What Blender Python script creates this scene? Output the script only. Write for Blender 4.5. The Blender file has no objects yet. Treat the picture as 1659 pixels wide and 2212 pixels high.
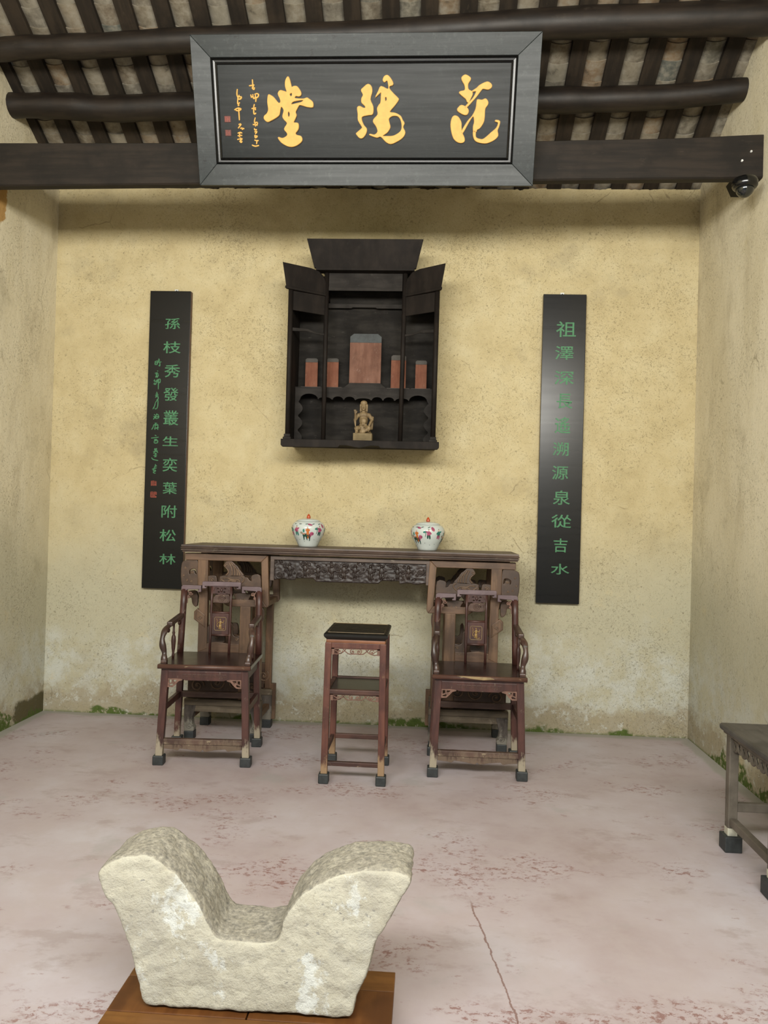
import bpy, bmesh, math, random
from mathutils import Vector, Matrix, Euler, noise as mnoise
random.seed(7)
SC = bpy.context.scene
COL = SC.collection
PI = math.pi

# ------------------------------------------------------------------ camera
cam_d = bpy.data.cameras.new('camera')
cam = bpy.data.objects.new('camera', cam_d); COL.objects.link(cam)
YAW, PITCH, ROLL, FPX = 0.0576, 0.0094, 0.0275, 1632.87
f0 = Vector((-math.sin(YAW), math.cos(YAW), 0)); r0 = Vector((math.cos(YAW), math.sin(YAW), 0)); u0 = Vector((0, 0, 1))
fw = f0*math.cos(PITCH) + u0*math.sin(PITCH); up = u0*math.cos(PITCH) - f0*math.sin(PITCH)
rt = r0*math.cos(ROLL) + up*math.sin(ROLL); up2 = up*math.cos(ROLL) - r0*math.sin(ROLL)
cam.matrix_world = Matrix(((rt.x, up2.x, -fw.x, 0), (rt.y, up2.y, -fw.y, 0), (rt.z, up2.z, -fw.z, 1.45), (0, 0, 0, 1)))
cam_d.sensor_fit = 'VERTICAL'; cam_d.sensor_height = 24.0
cam_d.lens = 24.0*FPX/2212.0
cam_d.clip_start = 0.05
SC.camera = cam

# ------------------------------------------------------------------ daylight
world = bpy.data.worlds.new('overcast_sky'); SC.world = world
world.use_nodes = True
bgn = world.node_tree.nodes['Background']
bgn.inputs[0].default_value = (0.68, 0.84, 1.0, 1); bgn.inputs[1].default_value = 1.3
def area(name, loc, rot, sx, sy, power, color):
    d = bpy.data.lights.new(name, 'AREA'); d.shape = 'RECTANGLE'; d.size = sx; d.size_y = sy
    d.energy = power; d.color = color
    o = bpy.data.objects.new(name, d); o.location = loc; o.rotation_euler = rot; COL.objects.link(o)
    return o
# daylight falling through the open front of the hall
area('courtyard_daylight', (-0.30, -0.3, 3.08), (math.radians(88), 0, 0), 4.2, 0.68, 375, (1.0, 0.965, 0.88))
SC.view_settings.view_transform = 'Standard'
SC.view_settings.look = 'None'
SC.view_settings.exposure = 0.0
SC.view_settings.gamma = 1.0
SC.view_settings.use_curve_mapping = False

# ------------------------------------------------------------------ data measured in metres
GOLD=[[[[(-0.4207,0.5506),(-0.411,0.5363),(-0.4049,0.5118),(-0.4006,0.4996),(-0.3889,0.5036),(-0.3726,0.5027),(-0.359,0.4891),(-0.3502,0.4727),(-0.3515,0.4604),(-0.3625,0.4543),(-0.3788,0.4564),(-0.386,0.4503),(-0.3815,0.4437),(-0.3371,0.4418),(-0.3183,0.4467),(-0.3045,0.4396),(-0.2862,0.4251),(-0.2844,0.4044),(-0.2939,0.3995),(-0.3196,0.4025),(-0.3428,0.4088),(-0.3615,0.4109),(-0.3738,0.3944),(-0.3838,0.3757),(-0.3796,0.359),(-0.3922,0.3339),(-0.3949,0.3234),(-0.3715,0.3191),(-0.3709,0.2917),(-0.3872,0.2706),(-0.3805,0.26),(-0.3569,0.2536),(-0.3519,0.2323),(-0.3773,0.211),(-0.4062,0.2016),(-0.4347,0.2046),(-0.4675,0.2218),(-0.4857,0.2432),(-0.4831,0.2495),(-0.4619,0.2444),(-0.4376,0.2559),(-0.4347,0.2707),(-0.4505,0.2919),(-0.4329,0.3193),(-0.4488,0.3382),(-0.4576,0.355),(-0.4494,0.3842),(-0.4581,0.4009),(-0.4652,0.4009),(-0.4706,0.3843),(-0.4761,0.3634),(-0.4908,0.3509),(-0.5198,0.3363),(-0.5439,0.328),(-0.5622,0.3427),(-0.5605,0.3574),(-0.5468,0.3678),(-0.5364,0.3887),(-0.5394,0.4261),(-0.5358,0.455),(-0.5307,0.4632),(-0.5191,0.4591),(-0.5009,0.4466),(-0.4785,0.4217),(-0.4666,0.4258),(-0.4682,0.4424),(-0.479,0.4671),(-0.4666,0.4835),(-0.4434,0.4793),(-0.4294,0.4772),(-0.4369,0.5038),(-0.4344,0.5324)],[(-0.4271,0.3737),(-0.4213,0.3791),(-0.4156,0.3674),(-0.4199,0.3516),(-0.4268,0.357)],[(-0.4058,0.4194),(-0.3914,0.4297),(-0.3397,0.4361),(-0.3493,0.4254),(-0.3753,0.4193),(-0.4036,0.414)],[(-0.4135,0.4668),(-0.4016,0.4709),(-0.3996,0.4618),(-0.4046,0.4536),(-0.4115,0.4565)]]],[[[(0.0196,0.5113),(0.0384,0.5022),(0.0441,0.4771),(0.0344,0.4368),(0.0499,0.4012),(0.0471,0.3655),(0.0241,0.3604),(-0.0104,0.3528),(-0.0134,0.3348),(-0.0019,0.309),(0.0136,0.2909),(0.0096,0.2675),(-0.0079,0.2467),(-0.0253,0.2457),(-0.0438,0.265),(-0.0397,0.2728),(-0.0135,0.2935),(-0.0135,0.3039),(-0.0335,0.3349),(-0.0345,0.3657),(-0.0378,0.3964),(-0.0246,0.404),(-0.0045,0.3952),(0.0069,0.3962),(0.0041,0.4064),(-0.013,0.4217),(-0.0141,0.442),(-0.0055,0.4597),(-0.0157,0.4824),(-0.0043,0.4949)]],[[(0.1287,0.554),(0.1458,0.539),(0.159,0.5166),(0.1557,0.5066),(0.1405,0.5017),(0.1394,0.4892),(0.1606,0.4665),(0.1864,0.4437),(0.1894,0.4336),(0.1726,0.4109),(0.1444,0.3805),(0.1473,0.3728),(0.1731,0.3692),(0.2018,0.3548),(0.2136,0.3342),(0.2235,0.3188),(0.217,0.2982),(0.2288,0.2723),(0.2148,0.2464),(0.1805,0.2256),(0.1487,0.2152),(0.1226,0.2257),(0.0935,0.2518),(0.0704,0.2476),(0.0327,0.2597),(0.0344,0.2649),(0.0588,0.2612),(0.076,0.2778),(0.0673,0.3037),(0.0517,0.3244),(0.054,0.3398),(0.0758,0.3628),(0.0728,0.3909),(0.0813,0.4087),(0.0915,0.4213),(0.0937,0.4517),(0.0924,0.4718),(0.0641,0.4493),(0.0782,0.4769),(0.0934,0.5009),(0.1321,0.4867),(0.133,0.5117),(0.1261,0.5292),(0.112,0.5218),(0.1035,0.5318),(0.1118,0.5492)],[(0.156,0.3549),(0.1847,0.3548),(0.2032,0.3368),(0.2106,0.3034),(0.2029,0.2776),(0.1686,0.2569),(0.1339,0.2533),(0.1033,0.2559),(0.128,0.2725),(0.1451,0.2984),(0.1391,0.3242),(0.1373,0.3421)],[(0.1153,0.4465),(0.1239,0.4475),(0.1257,0.4339),(0.1166,0.4288)]]],[[[(0.5521,0.5541),(0.5777,0.5416),(0.5799,0.5293),(0.5679,0.5095),(0.5707,0.4846),(0.5902,0.4736),(0.5942,0.4596),(0.585,0.4396),(0.5757,0.4205),(0.5665,0.4246),(0.5598,0.4371),(0.5395,0.4523),(0.522,0.4674),(0.5301,0.4748),(0.5523,0.4807),(0.5497,0.5046),(0.5365,0.5246),(0.533,0.5419)]],[[(0.588,0.4726),(0.6163,0.4904),(0.6324,0.5042),(0.6707,0.5199),(0.6935,0.5089),(0.696,0.494),(0.6782,0.4831),(0.65,0.4867),(0.6367,0.4744),(0.6139,0.4455),(0.5741,0.4044),(0.5599,0.3933),(0.5553,0.3968),(0.5704,0.4135),(0.5973,0.4405),(0.6108,0.4635),(0.6125,0.4755)]],[[(0.5192,0.3944),(0.5357,0.407),(0.5643,0.3968),(0.5764,0.3791),(0.5686,0.3613),(0.5488,0.3614),(0.5199,0.3767),(0.515,0.3869)]],[[(0.5009,0.3554),(0.521,0.3487),(0.5379,0.3231),(0.54,0.2975),(0.5451,0.2718),(0.5581,0.2459),(0.5589,0.2277),(0.5432,0.22),(0.52,0.2252),(0.4993,0.2434),(0.4867,0.277),(0.4814,0.313),(0.4871,0.3437)]],[[(0.542,0.2769),(0.5729,0.3272),(0.5973,0.3536),(0.6154,0.3891),(0.6194,0.4243),(0.6246,0.4344),(0.6471,0.4318),(0.6665,0.4382),(0.6801,0.4241),(0.6792,0.409),(0.6661,0.3889),(0.6651,0.3534),(0.661,0.3228),(0.6425,0.2947),(0.627,0.286),(0.6219,0.2742),(0.6082,0.2742),(0.6058,0.3025),(0.6105,0.323),(0.6059,0.3495),(0.597,0.3475),(0.58,0.322),(0.5492,0.2697)]],[[(0.6069,0.2778),(0.6194,0.2778),(0.6219,0.2484),(0.6452,0.2385),(0.6679,0.2406),(0.7062,0.2715),(0.7333,0.2945),(0.742,0.3201),(0.7258,0.3268),(0.7283,0.3329),(0.7495,0.3277),(0.747,0.3022),(0.7396,0.2817),(0.7439,0.2559),(0.7252,0.2353),(0.6861,0.2188),(0.6518,0.2198),(0.6228,0.2292),(0.6093,0.25)]]]]
PLQ_INS=[[[(-0.6206,0.5395),(-0.6197,0.5129),(-0.6158,0.4986)],[(-0.641,0.5081),(-0.6104,0.512)],[(-0.6201,0.5047),(-0.6229,0.4965),(-0.6138,0.4903),(-0.611,0.5006)],[(-0.6339,0.4657),(-0.63,0.4513),(-0.6226,0.4574)],[(-0.6221,0.4678),(-0.6185,0.445),(-0.6088,0.4512)],[(-0.6128,0.4657),(-0.5985,0.4697),(-0.5894,0.4635),(-0.597,0.4511),(-0.6087,0.4533),(-0.6058,0.4636)],[(-0.6041,0.4512),(-0.6076,0.4284)],[(-0.6152,0.4181),(-0.6208,0.4015)],[(-0.6329,0.3953),(-0.6067,0.3993)],[(-0.6165,0.3931),(-0.6073,0.3889)],[(-0.6208,0.4015),(-0.6202,0.3681),(-0.608,0.3743)],[(-0.6139,0.3513),(-0.62,0.3261),(-0.6033,0.326),(-0.6066,0.3091)],[(-0.63,0.3155),(-0.604,0.3134)],[(-0.6176,0.3261),(-0.6139,0.3049)],[(-0.6215,0.2965),(-0.6195,0.288),(-0.6075,0.2901)],[(-0.6225,0.2774),(-0.6081,0.2795),(-0.6183,0.2668)],[(-0.6235,0.2583),(-0.6068,0.2561),(-0.6192,0.2476),(-0.6209,0.2625)],[(-0.6246,0.2369),(-0.6104,0.2327),(-0.6007,0.2348)],[(-0.6104,0.2327),(-0.6137,0.2155)],[(-0.6403,0.2113),(-0.6214,0.2048),(-0.5996,0.2091)]],[[(-0.7077,0.4928),(-0.7115,0.4682),(-0.7077,0.4516)],[(-0.71,0.4537),(-0.6864,0.4536),(-0.6941,0.4433),(-0.7081,0.4454),(-0.6976,0.464)],[(-0.7082,0.4433),(-0.7097,0.4184),(-0.6974,0.4267)],[(-0.7102,0.4101),(-0.7005,0.4142)],[(-0.7304,0.3893),(-0.7109,0.3976),(-0.6922,0.3934),(-0.7069,0.3851),(-0.7234,0.3872)],[(-0.7059,0.4018),(-0.7055,0.3683),(-0.705,0.3368)],[(-0.711,0.3157),(-0.6966,0.3178),(-0.7145,0.2967)],[(-0.7026,0.2967),(-0.6788,0.2945)],[(-0.6952,0.3009),(-0.6887,0.2882)],[(-0.7184,0.2712),(-0.7038,0.2754),(-0.6921,0.2712)],[(-0.7062,0.2754),(-0.7101,0.2499)],[(-0.7192,0.2584),(-0.6927,0.2605)],[(-0.7227,0.2392),(-0.6937,0.2435),(-0.7113,0.2285)],[(-0.7029,0.2499),(-0.7044,0.2242),(-0.6944,0.2306)]]]
PLQ_SEAL=[[(-0.7915,0.3265),(-0.7536,0.3601)],[(-0.7912,0.2564),(-0.7555,0.2904)]]
COUP_R=[('祖',0.923,2.799,0.1353,0.1082),('澤',0.915,2.634,0.1272,0.0947),('深',0.918,2.462,0.1353,0.0947),('長',0.925,2.3,0.1082,0.1028),('遙',0.916,2.133,0.1082,0.1136),('溯',0.907,1.968,0.108,0.0938),('源',0.907,1.804,0.1106,0.0948),('泉',0.921,1.632,0.1159,0.099),('從',0.923,1.469,0.137,0.0896),('吉',0.922,1.302,0.0948,0.0948),('水',0.923,1.138,0.1264,0.0738)]
COUP_L=[('孫',-1.852,2.803,0.1101,0.0779),('枝',-1.851,2.633,0.1281,0.0845),('秀',-1.844,2.464,0.1153,0.0922),('發',-1.849,2.298,0.1086,0.0948),('叢',-1.844,2.13,0.1086,0.105),('生',-1.843,1.963,0.1112,0.0692),('奕',-1.84,1.795,0.106,0.0973),('葉',-1.836,1.629,0.1035,0.0845),('附',-1.836,1.462,0.1117,0.0896),('松',-1.841,1.292,0.1178,0.0845),('林',-1.838,1.123,0.1188,0.0743)]
L_INS=[[(-1.97,2.533),(-1.972,2.509)],[(-1.97,2.53),(-1.954,2.533),(-1.956,2.51),(-1.972,2.509)],[(-1.97,2.521),(-1.956,2.522)],[(-1.952,2.538),(-1.936,2.54)],[(-1.944,2.552),(-1.944,2.528)],[(-1.954,2.526),(-1.925,2.528)],[(-1.937,2.528),(-1.936,2.499),(-1.945,2.504)],[(-1.953,2.465),(-1.948,2.46)],[(-1.97,2.446),(-1.949,2.451)],[(-1.965,2.439),(-1.943,2.442)],[(-1.957,2.449),(-1.959,2.428),(-1.964,2.418),(-1.948,2.428),(-1.943,2.435),(-1.953,2.413)],[(-1.969,2.402),(-1.974,2.391),(-1.955,2.389),(-1.953,2.402)],[(-1.955,2.399),(-1.962,2.368),(-1.975,2.37),(-1.968,2.378)],[(-1.948,2.402),(-1.949,2.379)],[(-1.948,2.402),(-1.93,2.404),(-1.932,2.379),(-1.942,2.384)],[(-1.942,2.402),(-1.942,2.332)],[(-1.96,2.297),(-1.944,2.303)],[(-1.953,2.313),(-1.949,2.289)],[(-1.963,2.287),(-1.939,2.292)],[(-1.949,2.289),(-1.96,2.274),(-1.944,2.282),(-1.941,2.263),(-1.951,2.258)],[(-1.961,2.232),(-1.966,2.211),(-1.978,2.189)],[(-1.961,2.234),(-1.943,2.258),(-1.944,2.206),(-1.957,2.19),(-1.963,2.198)],[(-1.966,2.153),(-1.961,2.147)],[(-1.971,2.137),(-1.963,2.135)],[(-1.971,2.116),(-1.958,2.137),(-1.945,2.159)],[(-1.953,2.148),(-1.934,2.151)],[(-1.953,2.145),(-1.955,2.124),(-1.935,2.127),(-1.934,2.146)],[(-1.958,2.135),(-1.929,2.137)],[(-1.957,2.093),(-1.955,2.08)],[(-1.955,2.088),(-1.943,2.089)],[(-1.969,2.077),(-1.935,2.08)],[(-1.967,2.077),(-1.972,2.059),(-1.982,2.043)],[(-1.959,2.072),(-1.937,2.075),(-1.94,2.057),(-1.955,2.055),(-1.957,2.069)],[(-1.963,2.053),(-1.929,2.057)],[(-1.955,2.051),(-1.96,2.043)],[(-1.942,2.051),(-1.934,2.043)],[(-1.957,2.004),(-1.946,1.999)],[(-1.983,1.982),(-1.929,1.99)],[(-1.961,1.972),(-1.94,1.975)],[(-1.961,1.962),(-1.939,1.965)],[(-1.958,1.967),(-1.96,1.949),(-1.937,1.95),(-1.937,1.968),(-1.958,1.966)],[(-1.959,1.902),(-1.937,1.905)],[(-1.954,1.91),(-1.951,1.886)],[(-1.943,1.912),(-1.944,1.892)],[(-1.966,1.886),(-1.932,1.892)],[(-1.95,1.889),(-1.963,1.873)],[(-1.942,1.889),(-1.93,1.879)],[(-1.955,1.87),(-1.939,1.873)],[(-1.947,1.878),(-1.948,1.847)],[(-1.963,1.857),(-1.936,1.863)],[(-1.957,1.849),(-1.939,1.852)],[(-1.976,1.844),(-1.965,1.831),(-1.927,1.823)],[(-1.95,1.792),(-1.938,1.784)],[(-1.945,1.797),(-1.949,1.774)],[(-1.955,1.779),(-1.935,1.785)],[(-1.97,1.76),(-1.936,1.771)],[(-1.952,1.774),(-1.962,1.752),(-1.949,1.755),(-1.943,1.748),(-1.959,1.742),(-1.956,1.734),(-1.943,1.732)]]
L_SEAL=[[[(-1.973,1.676),(-1.972,1.642)],[(-1.964,1.677),(-1.964,1.643)],[(-1.954,1.678),(-1.954,1.642)],[(-1.945,1.677),(-1.945,1.643)],[(-1.937,1.675),(-1.937,1.643)],[(-1.974,1.674),(-1.952,1.677)],[(-1.973,1.661),(-1.954,1.663)],[(-1.972,1.648),(-1.938,1.65)],[(-1.949,1.667),(-1.936,1.668)]],[[(-1.974,1.598),(-1.974,1.561)],[(-1.974,1.598),(-1.957,1.599)],[(-1.965,1.598),(-1.965,1.564)],[(-1.957,1.599),(-1.957,1.562)],[(-1.973,1.585),(-1.957,1.586)],[(-1.949,1.599),(-1.933,1.597)],[(-1.949,1.599),(-1.949,1.562)],[(-1.941,1.597),(-1.941,1.578)],[(-1.933,1.597),(-1.933,1.578)],[(-1.949,1.585),(-1.933,1.586)],[(-1.949,1.572),(-1.932,1.565)],[(-1.973,1.561),(-1.932,1.561)]]]
STONE=[(-0.816,0.514),(-0.788,0.526),(-0.755,0.532),(-0.726,0.53),(-0.698,0.52),(-0.657,0.492),(-0.617,0.45),(-0.582,0.408),(-0.558,0.365),(-0.541,0.328),(-0.529,0.319),(-0.501,0.318),(-0.445,0.318),(-0.389,0.319),(-0.368,0.324),(-0.363,0.349),(-0.352,0.383),(-0.331,0.417),(-0.305,0.448),(-0.267,0.478),(-0.213,0.506),(-0.147,0.521),(-0.104,0.526),(-0.065,0.524),(-0.033,0.519),(-0.015,0.508),(-0.015,0.489),(-0.036,0.458),(-0.062,0.408),(-0.093,0.354),(-0.109,0.31),(-0.118,0.266),(-0.139,0.222),(-0.149,0.183),(-0.159,0.145),(-0.169,0.12),(-0.19,0.11),(-0.273,0.111),(-0.383,0.113),(-0.495,0.115),(-0.606,0.116),(-0.702,0.118),(-0.719,0.125),(-0.732,0.14),(-0.743,0.173),(-0.753,0.222),(-0.781,0.297),(-0.791,0.324),(-0.812,0.37),(-0.836,0.402),(-0.857,0.442),(-0.866,0.464),(-0.858,0.487),(-0.839,0.501)]
FAN=[(-0.8025,1.123),(-0.7955,1.142),(-0.7785,1.151),(-0.7575,1.149),(-0.7345,1.129),(-0.7195,1.118),(-0.7055,1.097),(-0.6925,1.081),(-0.6845,1.06),(-0.7885,1.057),(-0.7765,1.079),(-0.7815,1.099),(-0.7945,1.109)]
FAN_RIDGE=[[(-0.7695,1.139),(-0.7565,1.112),(-0.7495,1.084),(-0.7505,1.059)],[(-0.7575,1.141),(-0.7375,1.109),(-0.7325,1.084),(-0.7325,1.059)],[(-0.7385,1.125),(-0.7205,1.097),(-0.7155,1.076),(-0.7155,1.06)],[(-0.7145,1.101),(-0.7035,1.077),(-0.6995,1.06)],[(-0.7885,1.058),(-0.7745,1.079),(-0.7805,1.099),(-0.7945,1.111)]]
CLOUD=[(-0.8275,1.036),(-0.8135,1.053),(-0.6885,1.06),(-0.6695,1.049),(-0.6505,1.046),(-0.6375,1.029),(-0.6205,1.028),(-0.6195,1.061),(-0.5705,1.062),(-0.5675,0.966),(-0.6105,0.981),(-0.6985,0.986),(-0.7655,0.992),(-0.8245,1.003)]
CLOUD_RIDGE=[[(-0.8085,1.04),(-0.7755,1.042),(-0.7585,1.034),(-0.7205,1.035),(-0.6995,1.027),(-0.7115,1.015),(-0.7665,1.017),(-0.7665,1.027),(-0.7295,1.029),(-0.7245,1.023),(-0.7535,1.022)],[(-0.8215,1.032),(-0.7955,1.018),(-0.7665,1.009)],[(-0.6705,1.032),(-0.6865,1.015),(-0.6995,1.007)],[(-0.6885,1.055),(-0.6715,1.045),(-0.6725,1.032)]]
SMALL=[(-0.9255,1.028),(-0.9155,1.045),(-0.8935,1.051),(-0.8635,1.052),(-0.8545,1.043),(-0.8535,1.01),(-0.8915,1.007),(-0.9215,1.014)]
EAR=[[(-1.0805,1.115),(-1.0645,1.142),(-0.9825,1.146),(-0.9775,0.985),(-1.0635,0.983),(-1.0775,1.003),(-1.0825,1.057)],[(-1.0345,1.083),(-1.0125,1.098),(-0.9915,1.097),(-0.9835,1.082),(-0.9825,1.06),(-0.9945,1.063),(-1.0015,1.08),(-1.0205,1.079),(-1.0235,1.058),(-1.0325,1.058)]]
EAR_SP=[(-1.0575,1.102,0.0075),(-1.0655,1.05,0.006),(-1.0455,1.02,0.0085),(-1.0155,1.015,0.0075),(-1.0075,1.071,0.009)]
EARLOW=[(-1.0435,0.944),(-0.9805,0.946),(-0.9775,0.859),(-1.0015,0.871),(-1.0105,0.91),(-1.0335,0.909),(-1.0425,0.925)]
DIAM=[(-0.9675,0.836),(-0.9195,0.799),(-0.9195,0.728),(-0.9855,0.775),(-0.9845,0.821)]
DIAM_SP=(-0.9485,0.781)
RUYI=[(-0.7265,0.941),(-0.6335,0.944),(-0.6375,0.917),(-0.6465,0.895),(-0.6715,0.889),(-0.6815,0.901),(-0.6935,0.889),(-0.7105,0.898),(-0.7215,0.922)]
RUYI_SP=[(-0.6935,0.902),(-0.6605,0.903)]
LOWSC=[(-0.7575,0.741),(-0.7425,0.742),(-0.7385,0.684),(-0.7185,0.665),(-0.6865,0.671),(-0.6815,0.643),(-0.6925,0.604),(-0.7365,0.602),(-0.7615,0.616)]
LOWSC_SP=[(-0.7055,0.649),(-0.7515,0.635),(-0.7175,0.615)]
EAR2=[(-0.5865,0.851),(-0.5475,0.855),(-0.5395,0.817),(-0.5455,0.778),(-0.5605,0.768),(-0.5845,0.767)]
EAR2_SP=(-0.5685,0.816)
EAR3=[(-0.5825,0.719),(-0.5605,0.715),(-0.5575,0.681),(-0.5645,0.657),(-0.5815,0.656)]
CORN=[[(-0.823,3.302),(-0.109,3.302)],[(-0.766,3.129),(-0.158,3.13)]]

# ------------------------------------------------------------------ helpers
class MB:
    """collects geometry for one mesh"""
    def __init__(s): s.v = []; s.f = []; s.m = []
    def add(s, vs, fs, mi=0):
        o = len(s.v); s.v += [tuple(p) for p in vs]
        for f in fs: s.f.append(tuple(i+o for i in f)); s.m.append(mi)
        return s
    def hexa(s, p, mi=0):
        return s.add(p, [(0,3,2,1),(4,5,6,7),(0,1,5,4),(1,2,6,5),(2,3,7,6),(3,0,4,7)], mi)
    def box(s, x0, x1, y0, y1, z0, z1, mi=0):
        return s.hexa([(x0,y0,z0),(x1,y0,z0),(x1,y1,z0),(x0,y1,z0),(x0,y0,z1),(x1,y0,z1),(x1,y1,z1),(x0,y1,z1)], mi)
    def post(s, x0, y0, z0, x1, y1, z1, w0, w1=None, d0=None, d1=None):
        """square post from (x0,y0,z0) to (x1,y1,z1)"""
        w1 = w1 or w0; d0 = d0 or w0; d1 = d1 or w1
        a, b, c, d = w0/2, w1/2, d0/2, d1/2
        return s.hexa([(x0-a,y0-c,z0),(x0+a,y0-c,z0),(x0+a,y0+c,z0),(x0-a,y0+c,z0),(x1-b,y1-d,z1),(x1+b,y1-d,z1),(x1+b,y1+d,z1),(x1-b,y1+d,z1)])
    def prism(s, poly, axis, a, b, mi=0):
        n = len(poly)
        if axis == 'y': P = lambda p, t: (p[0], t, p[1])
        elif axis == 'x': P = lambda p, t: (t, p[0], p[1])
        else: P = lambda p, t: (p[0], p[1], t)
        vs = [P(p, a) for p in poly] + [P(p, b) for p in poly]
        fs = [tuple(range(n)), tuple(range(2*n-1, n-1, -1))] + [(i, i+n, (i+1) % n+n, (i+1) % n) for i in range(n)]
        return s.add(vs, fs, mi)
    def tube(s, path, r, n=8, sq=(1, 1), up=(0, 1, 0), closed=False, ang=0.0):
        """elliptic tube along a path; sq = scale across/along the up axis"""
        path = [Vector(p) for p in path]; m = len(path); rs = r if isinstance(r, (list, tuple)) else [r]*m
        vs = []; upv = Vector(up)
        for i, p in enumerate(path):
            if closed: t = path[(i+1) % m]-path[i-1]
            else: t = path[min(i+1, m-1)]-path[max(i-1, 0)]
            t.normalize()
            b = upv - t*upv.dot(t)
            if b.length < 1e-4: b = Vector((1, 0, 0)) - t*t.x
            b.normalize(); a = b.cross(t)
            for k in range(n):
                g = 2*PI*k/n+ang
                vs.append(p + a*(math.cos(g)*rs[i]*sq[0]) + b*(math.sin(g)*rs[i]*sq[1]))
        fs = []
        for i in range(m if closed else m-1):
            j = (i+1) % m
            for k in range(n):
                fs.append((i*n+k, i*n+(k+1) % n, j*n+(k+1) % n, j*n+k))
        if not closed: fs += [tuple(range(n-1, -1, -1)), tuple((m-1)*n+k for k in range(n))]
        return s.add(vs, fs)
    def lathe(s, prof, n=24, c=(0, 0, 0), mi=0, sx=1, sy=1):
        vs = []
        for r, z in prof:
            for k in range(n):
                g = 2*PI*k/n; vs.append((c[0]+r*math.cos(g)*sx, c[1]+r*math.sin(g)*sy, c[2]+z))
        fs = []
        for i in range(len(prof)-1):
            for k in range(n): fs.append((i*n+k, i*n+(k+1) % n, (i+1)*n+(k+1) % n, (i+1)*n+k))
        fs.append(tuple(range(n-1, -1, -1))); fs.append(tuple((len(prof)-1)*n+k for k in range(n)))
        return s.add(vs, fs, mi)
    def ell(s, c, r, n=12, m=8):
        prof = [(max(1e-4, math.sin(PI*i/m)), -math.cos(PI*i/m)) for i in range(m+1)]
        vs = []
        for a, z in prof:
            for k in range(n):
                g = 2*PI*k/n; vs.append((c[0]+r[0]*a*math.cos(g), c[1]+r[1]*a*math.sin(g), c[2]+r[2]*z))
        fs = []
        for i in range(m):
            for k in range(n): fs.append((i*n+k, i*n+(k+1) % n, (i+1)*n+(k+1) % n, (i+1)*n+k))
        return s.add(vs, fs)
    def spiral(s, x, z, y, r, turns=1.6, w=0.0035, a0=0.0, sgn=1, flat=0.8):
        pts = []
        N = int(14*turns)
        for i in range(N+1):
            t = i/N; g = a0+sgn*2*PI*turns*t; rr = r*(1-0.86*t)
            pts.append((x+rr*math.cos(g), y, z+rr*math.sin(g)))
        s.tube(pts, w, 6, (1, flat))
        return s.ell((x, y, z), (w*1.5, w*flat*1.3, w*1.5), 8, 5)
    def ridge(s, pts, y, w=0.0035, flat=0.8):
        return s.tube(smooth_open([(p[0], y, p[1]) for p in pts]), w, 6, (1, flat))
    def mesh(s, me):
        """append a bpy mesh"""
        return s.add([v.co for v in me.vertices], [tuple(p.vertices) for p in me.polygons])
    def xf(s, M):
        s.v = [tuple(M @ Vector(p)) for p in s.v]; return s
    def mirx(s):
        s.v = [(-p[0], p[1], p[2]) for p in s.v]; s.f = [tuple(reversed(f)) for f in s.f]; return s
    def build(s, name, mat, parent=None, bev=0.0, smooth=False, seg=2, loc=None, rot=None):
        me = bpy.data.meshes.new(name); me.from_pydata(s.v, [], s.f)
        mats = mat if isinstance(mat, (list, tuple)) else [mat]
        for x in mats: me.materials.append(x)
        if len(mats) > 1: me.polygons.foreach_set('material_index', s.m)
        bm = bmesh.new(); bm.from_mesh(me); bmesh.ops.recalc_face_normals(bm, faces=bm.faces); bm.to_mesh(me); bm.free()
        if smooth: me.polygons.foreach_set('use_smooth', [True]*len(me.polygons))
        o = bpy.data.objects.new(name, me); COL.objects.link(o)
        if parent: o.parent = parent
        if loc: o.location = loc
        if rot: o.rotation_euler = rot
        if bev:
            b = o.modifiers.new('bevel', 'BEVEL'); b.width = bev; b.segments = seg; b.limit_method = 'ANGLE'; b.angle_limit = math.radians(40)
        return o

def catmull(P, sub, closed):
    out = []; n = len(P)
    for i in range(n if closed else n-1):
        g = (lambda k: P[k % n]) if closed else (lambda k: P[max(0, min(n-1, k))])
        a, b, c, d = g(i-1), g(i), g(i+1), g(i+2)
        for j in range(sub):
            t = j/sub
            out.append(tuple(0.5*((2*b[k]) + (c[k]-a[k])*t + (2*a[k]-5*b[k]+4*c[k]-d[k])*t*t + (3*b[k]-a[k]-3*c[k]+d[k])*t**3) for k in range(len(b))))
    if not closed: out.append(tuple(P[-1]))
    return out
def smooth_open(P, sub=4): return catmull(P, sub, False)

def plate_mesh(loops, ext, bev=0.0, sub=3, off=0.0):
    """filled outline with holes, in its XY plane, thickness 2*ext along z"""
    cu = bpy.data.curves.new('outline', 'CURVE'); cu.dimensions = '2D'; cu.fill_mode = 'BOTH'
    cu.extrude = max(1e-5, ext-bev); cu.bevel_depth = bev; cu.bevel_resolution = 1; cu.offset = off
    for L in loops:
        L = catmull(L, sub, True) if sub > 1 else L
        sp = cu.splines.new('POLY'); sp.points.add(len(L)-1)
        for p, q in zip(sp.points, L): p.co = (q[0], q[1], 0, 1)
        sp.use_cyclic_u = True
    o = bpy.data.objects.new('tmp', cu)
    me = o.to_mesh()
    d = MB().mesh(me); o.to_mesh_clear(); bpy.data.objects.remove(o); bpy.data.curves.remove(cu)
    return d
def plate_xz(loops, y, ext, bev=0.0, sub=3, off=0.0):
    d = plate_mesh(loops, ext, bev, sub, off)
    d.v = [(p[0], y-p[2], p[1]) for p in d.v]
    return d
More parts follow.
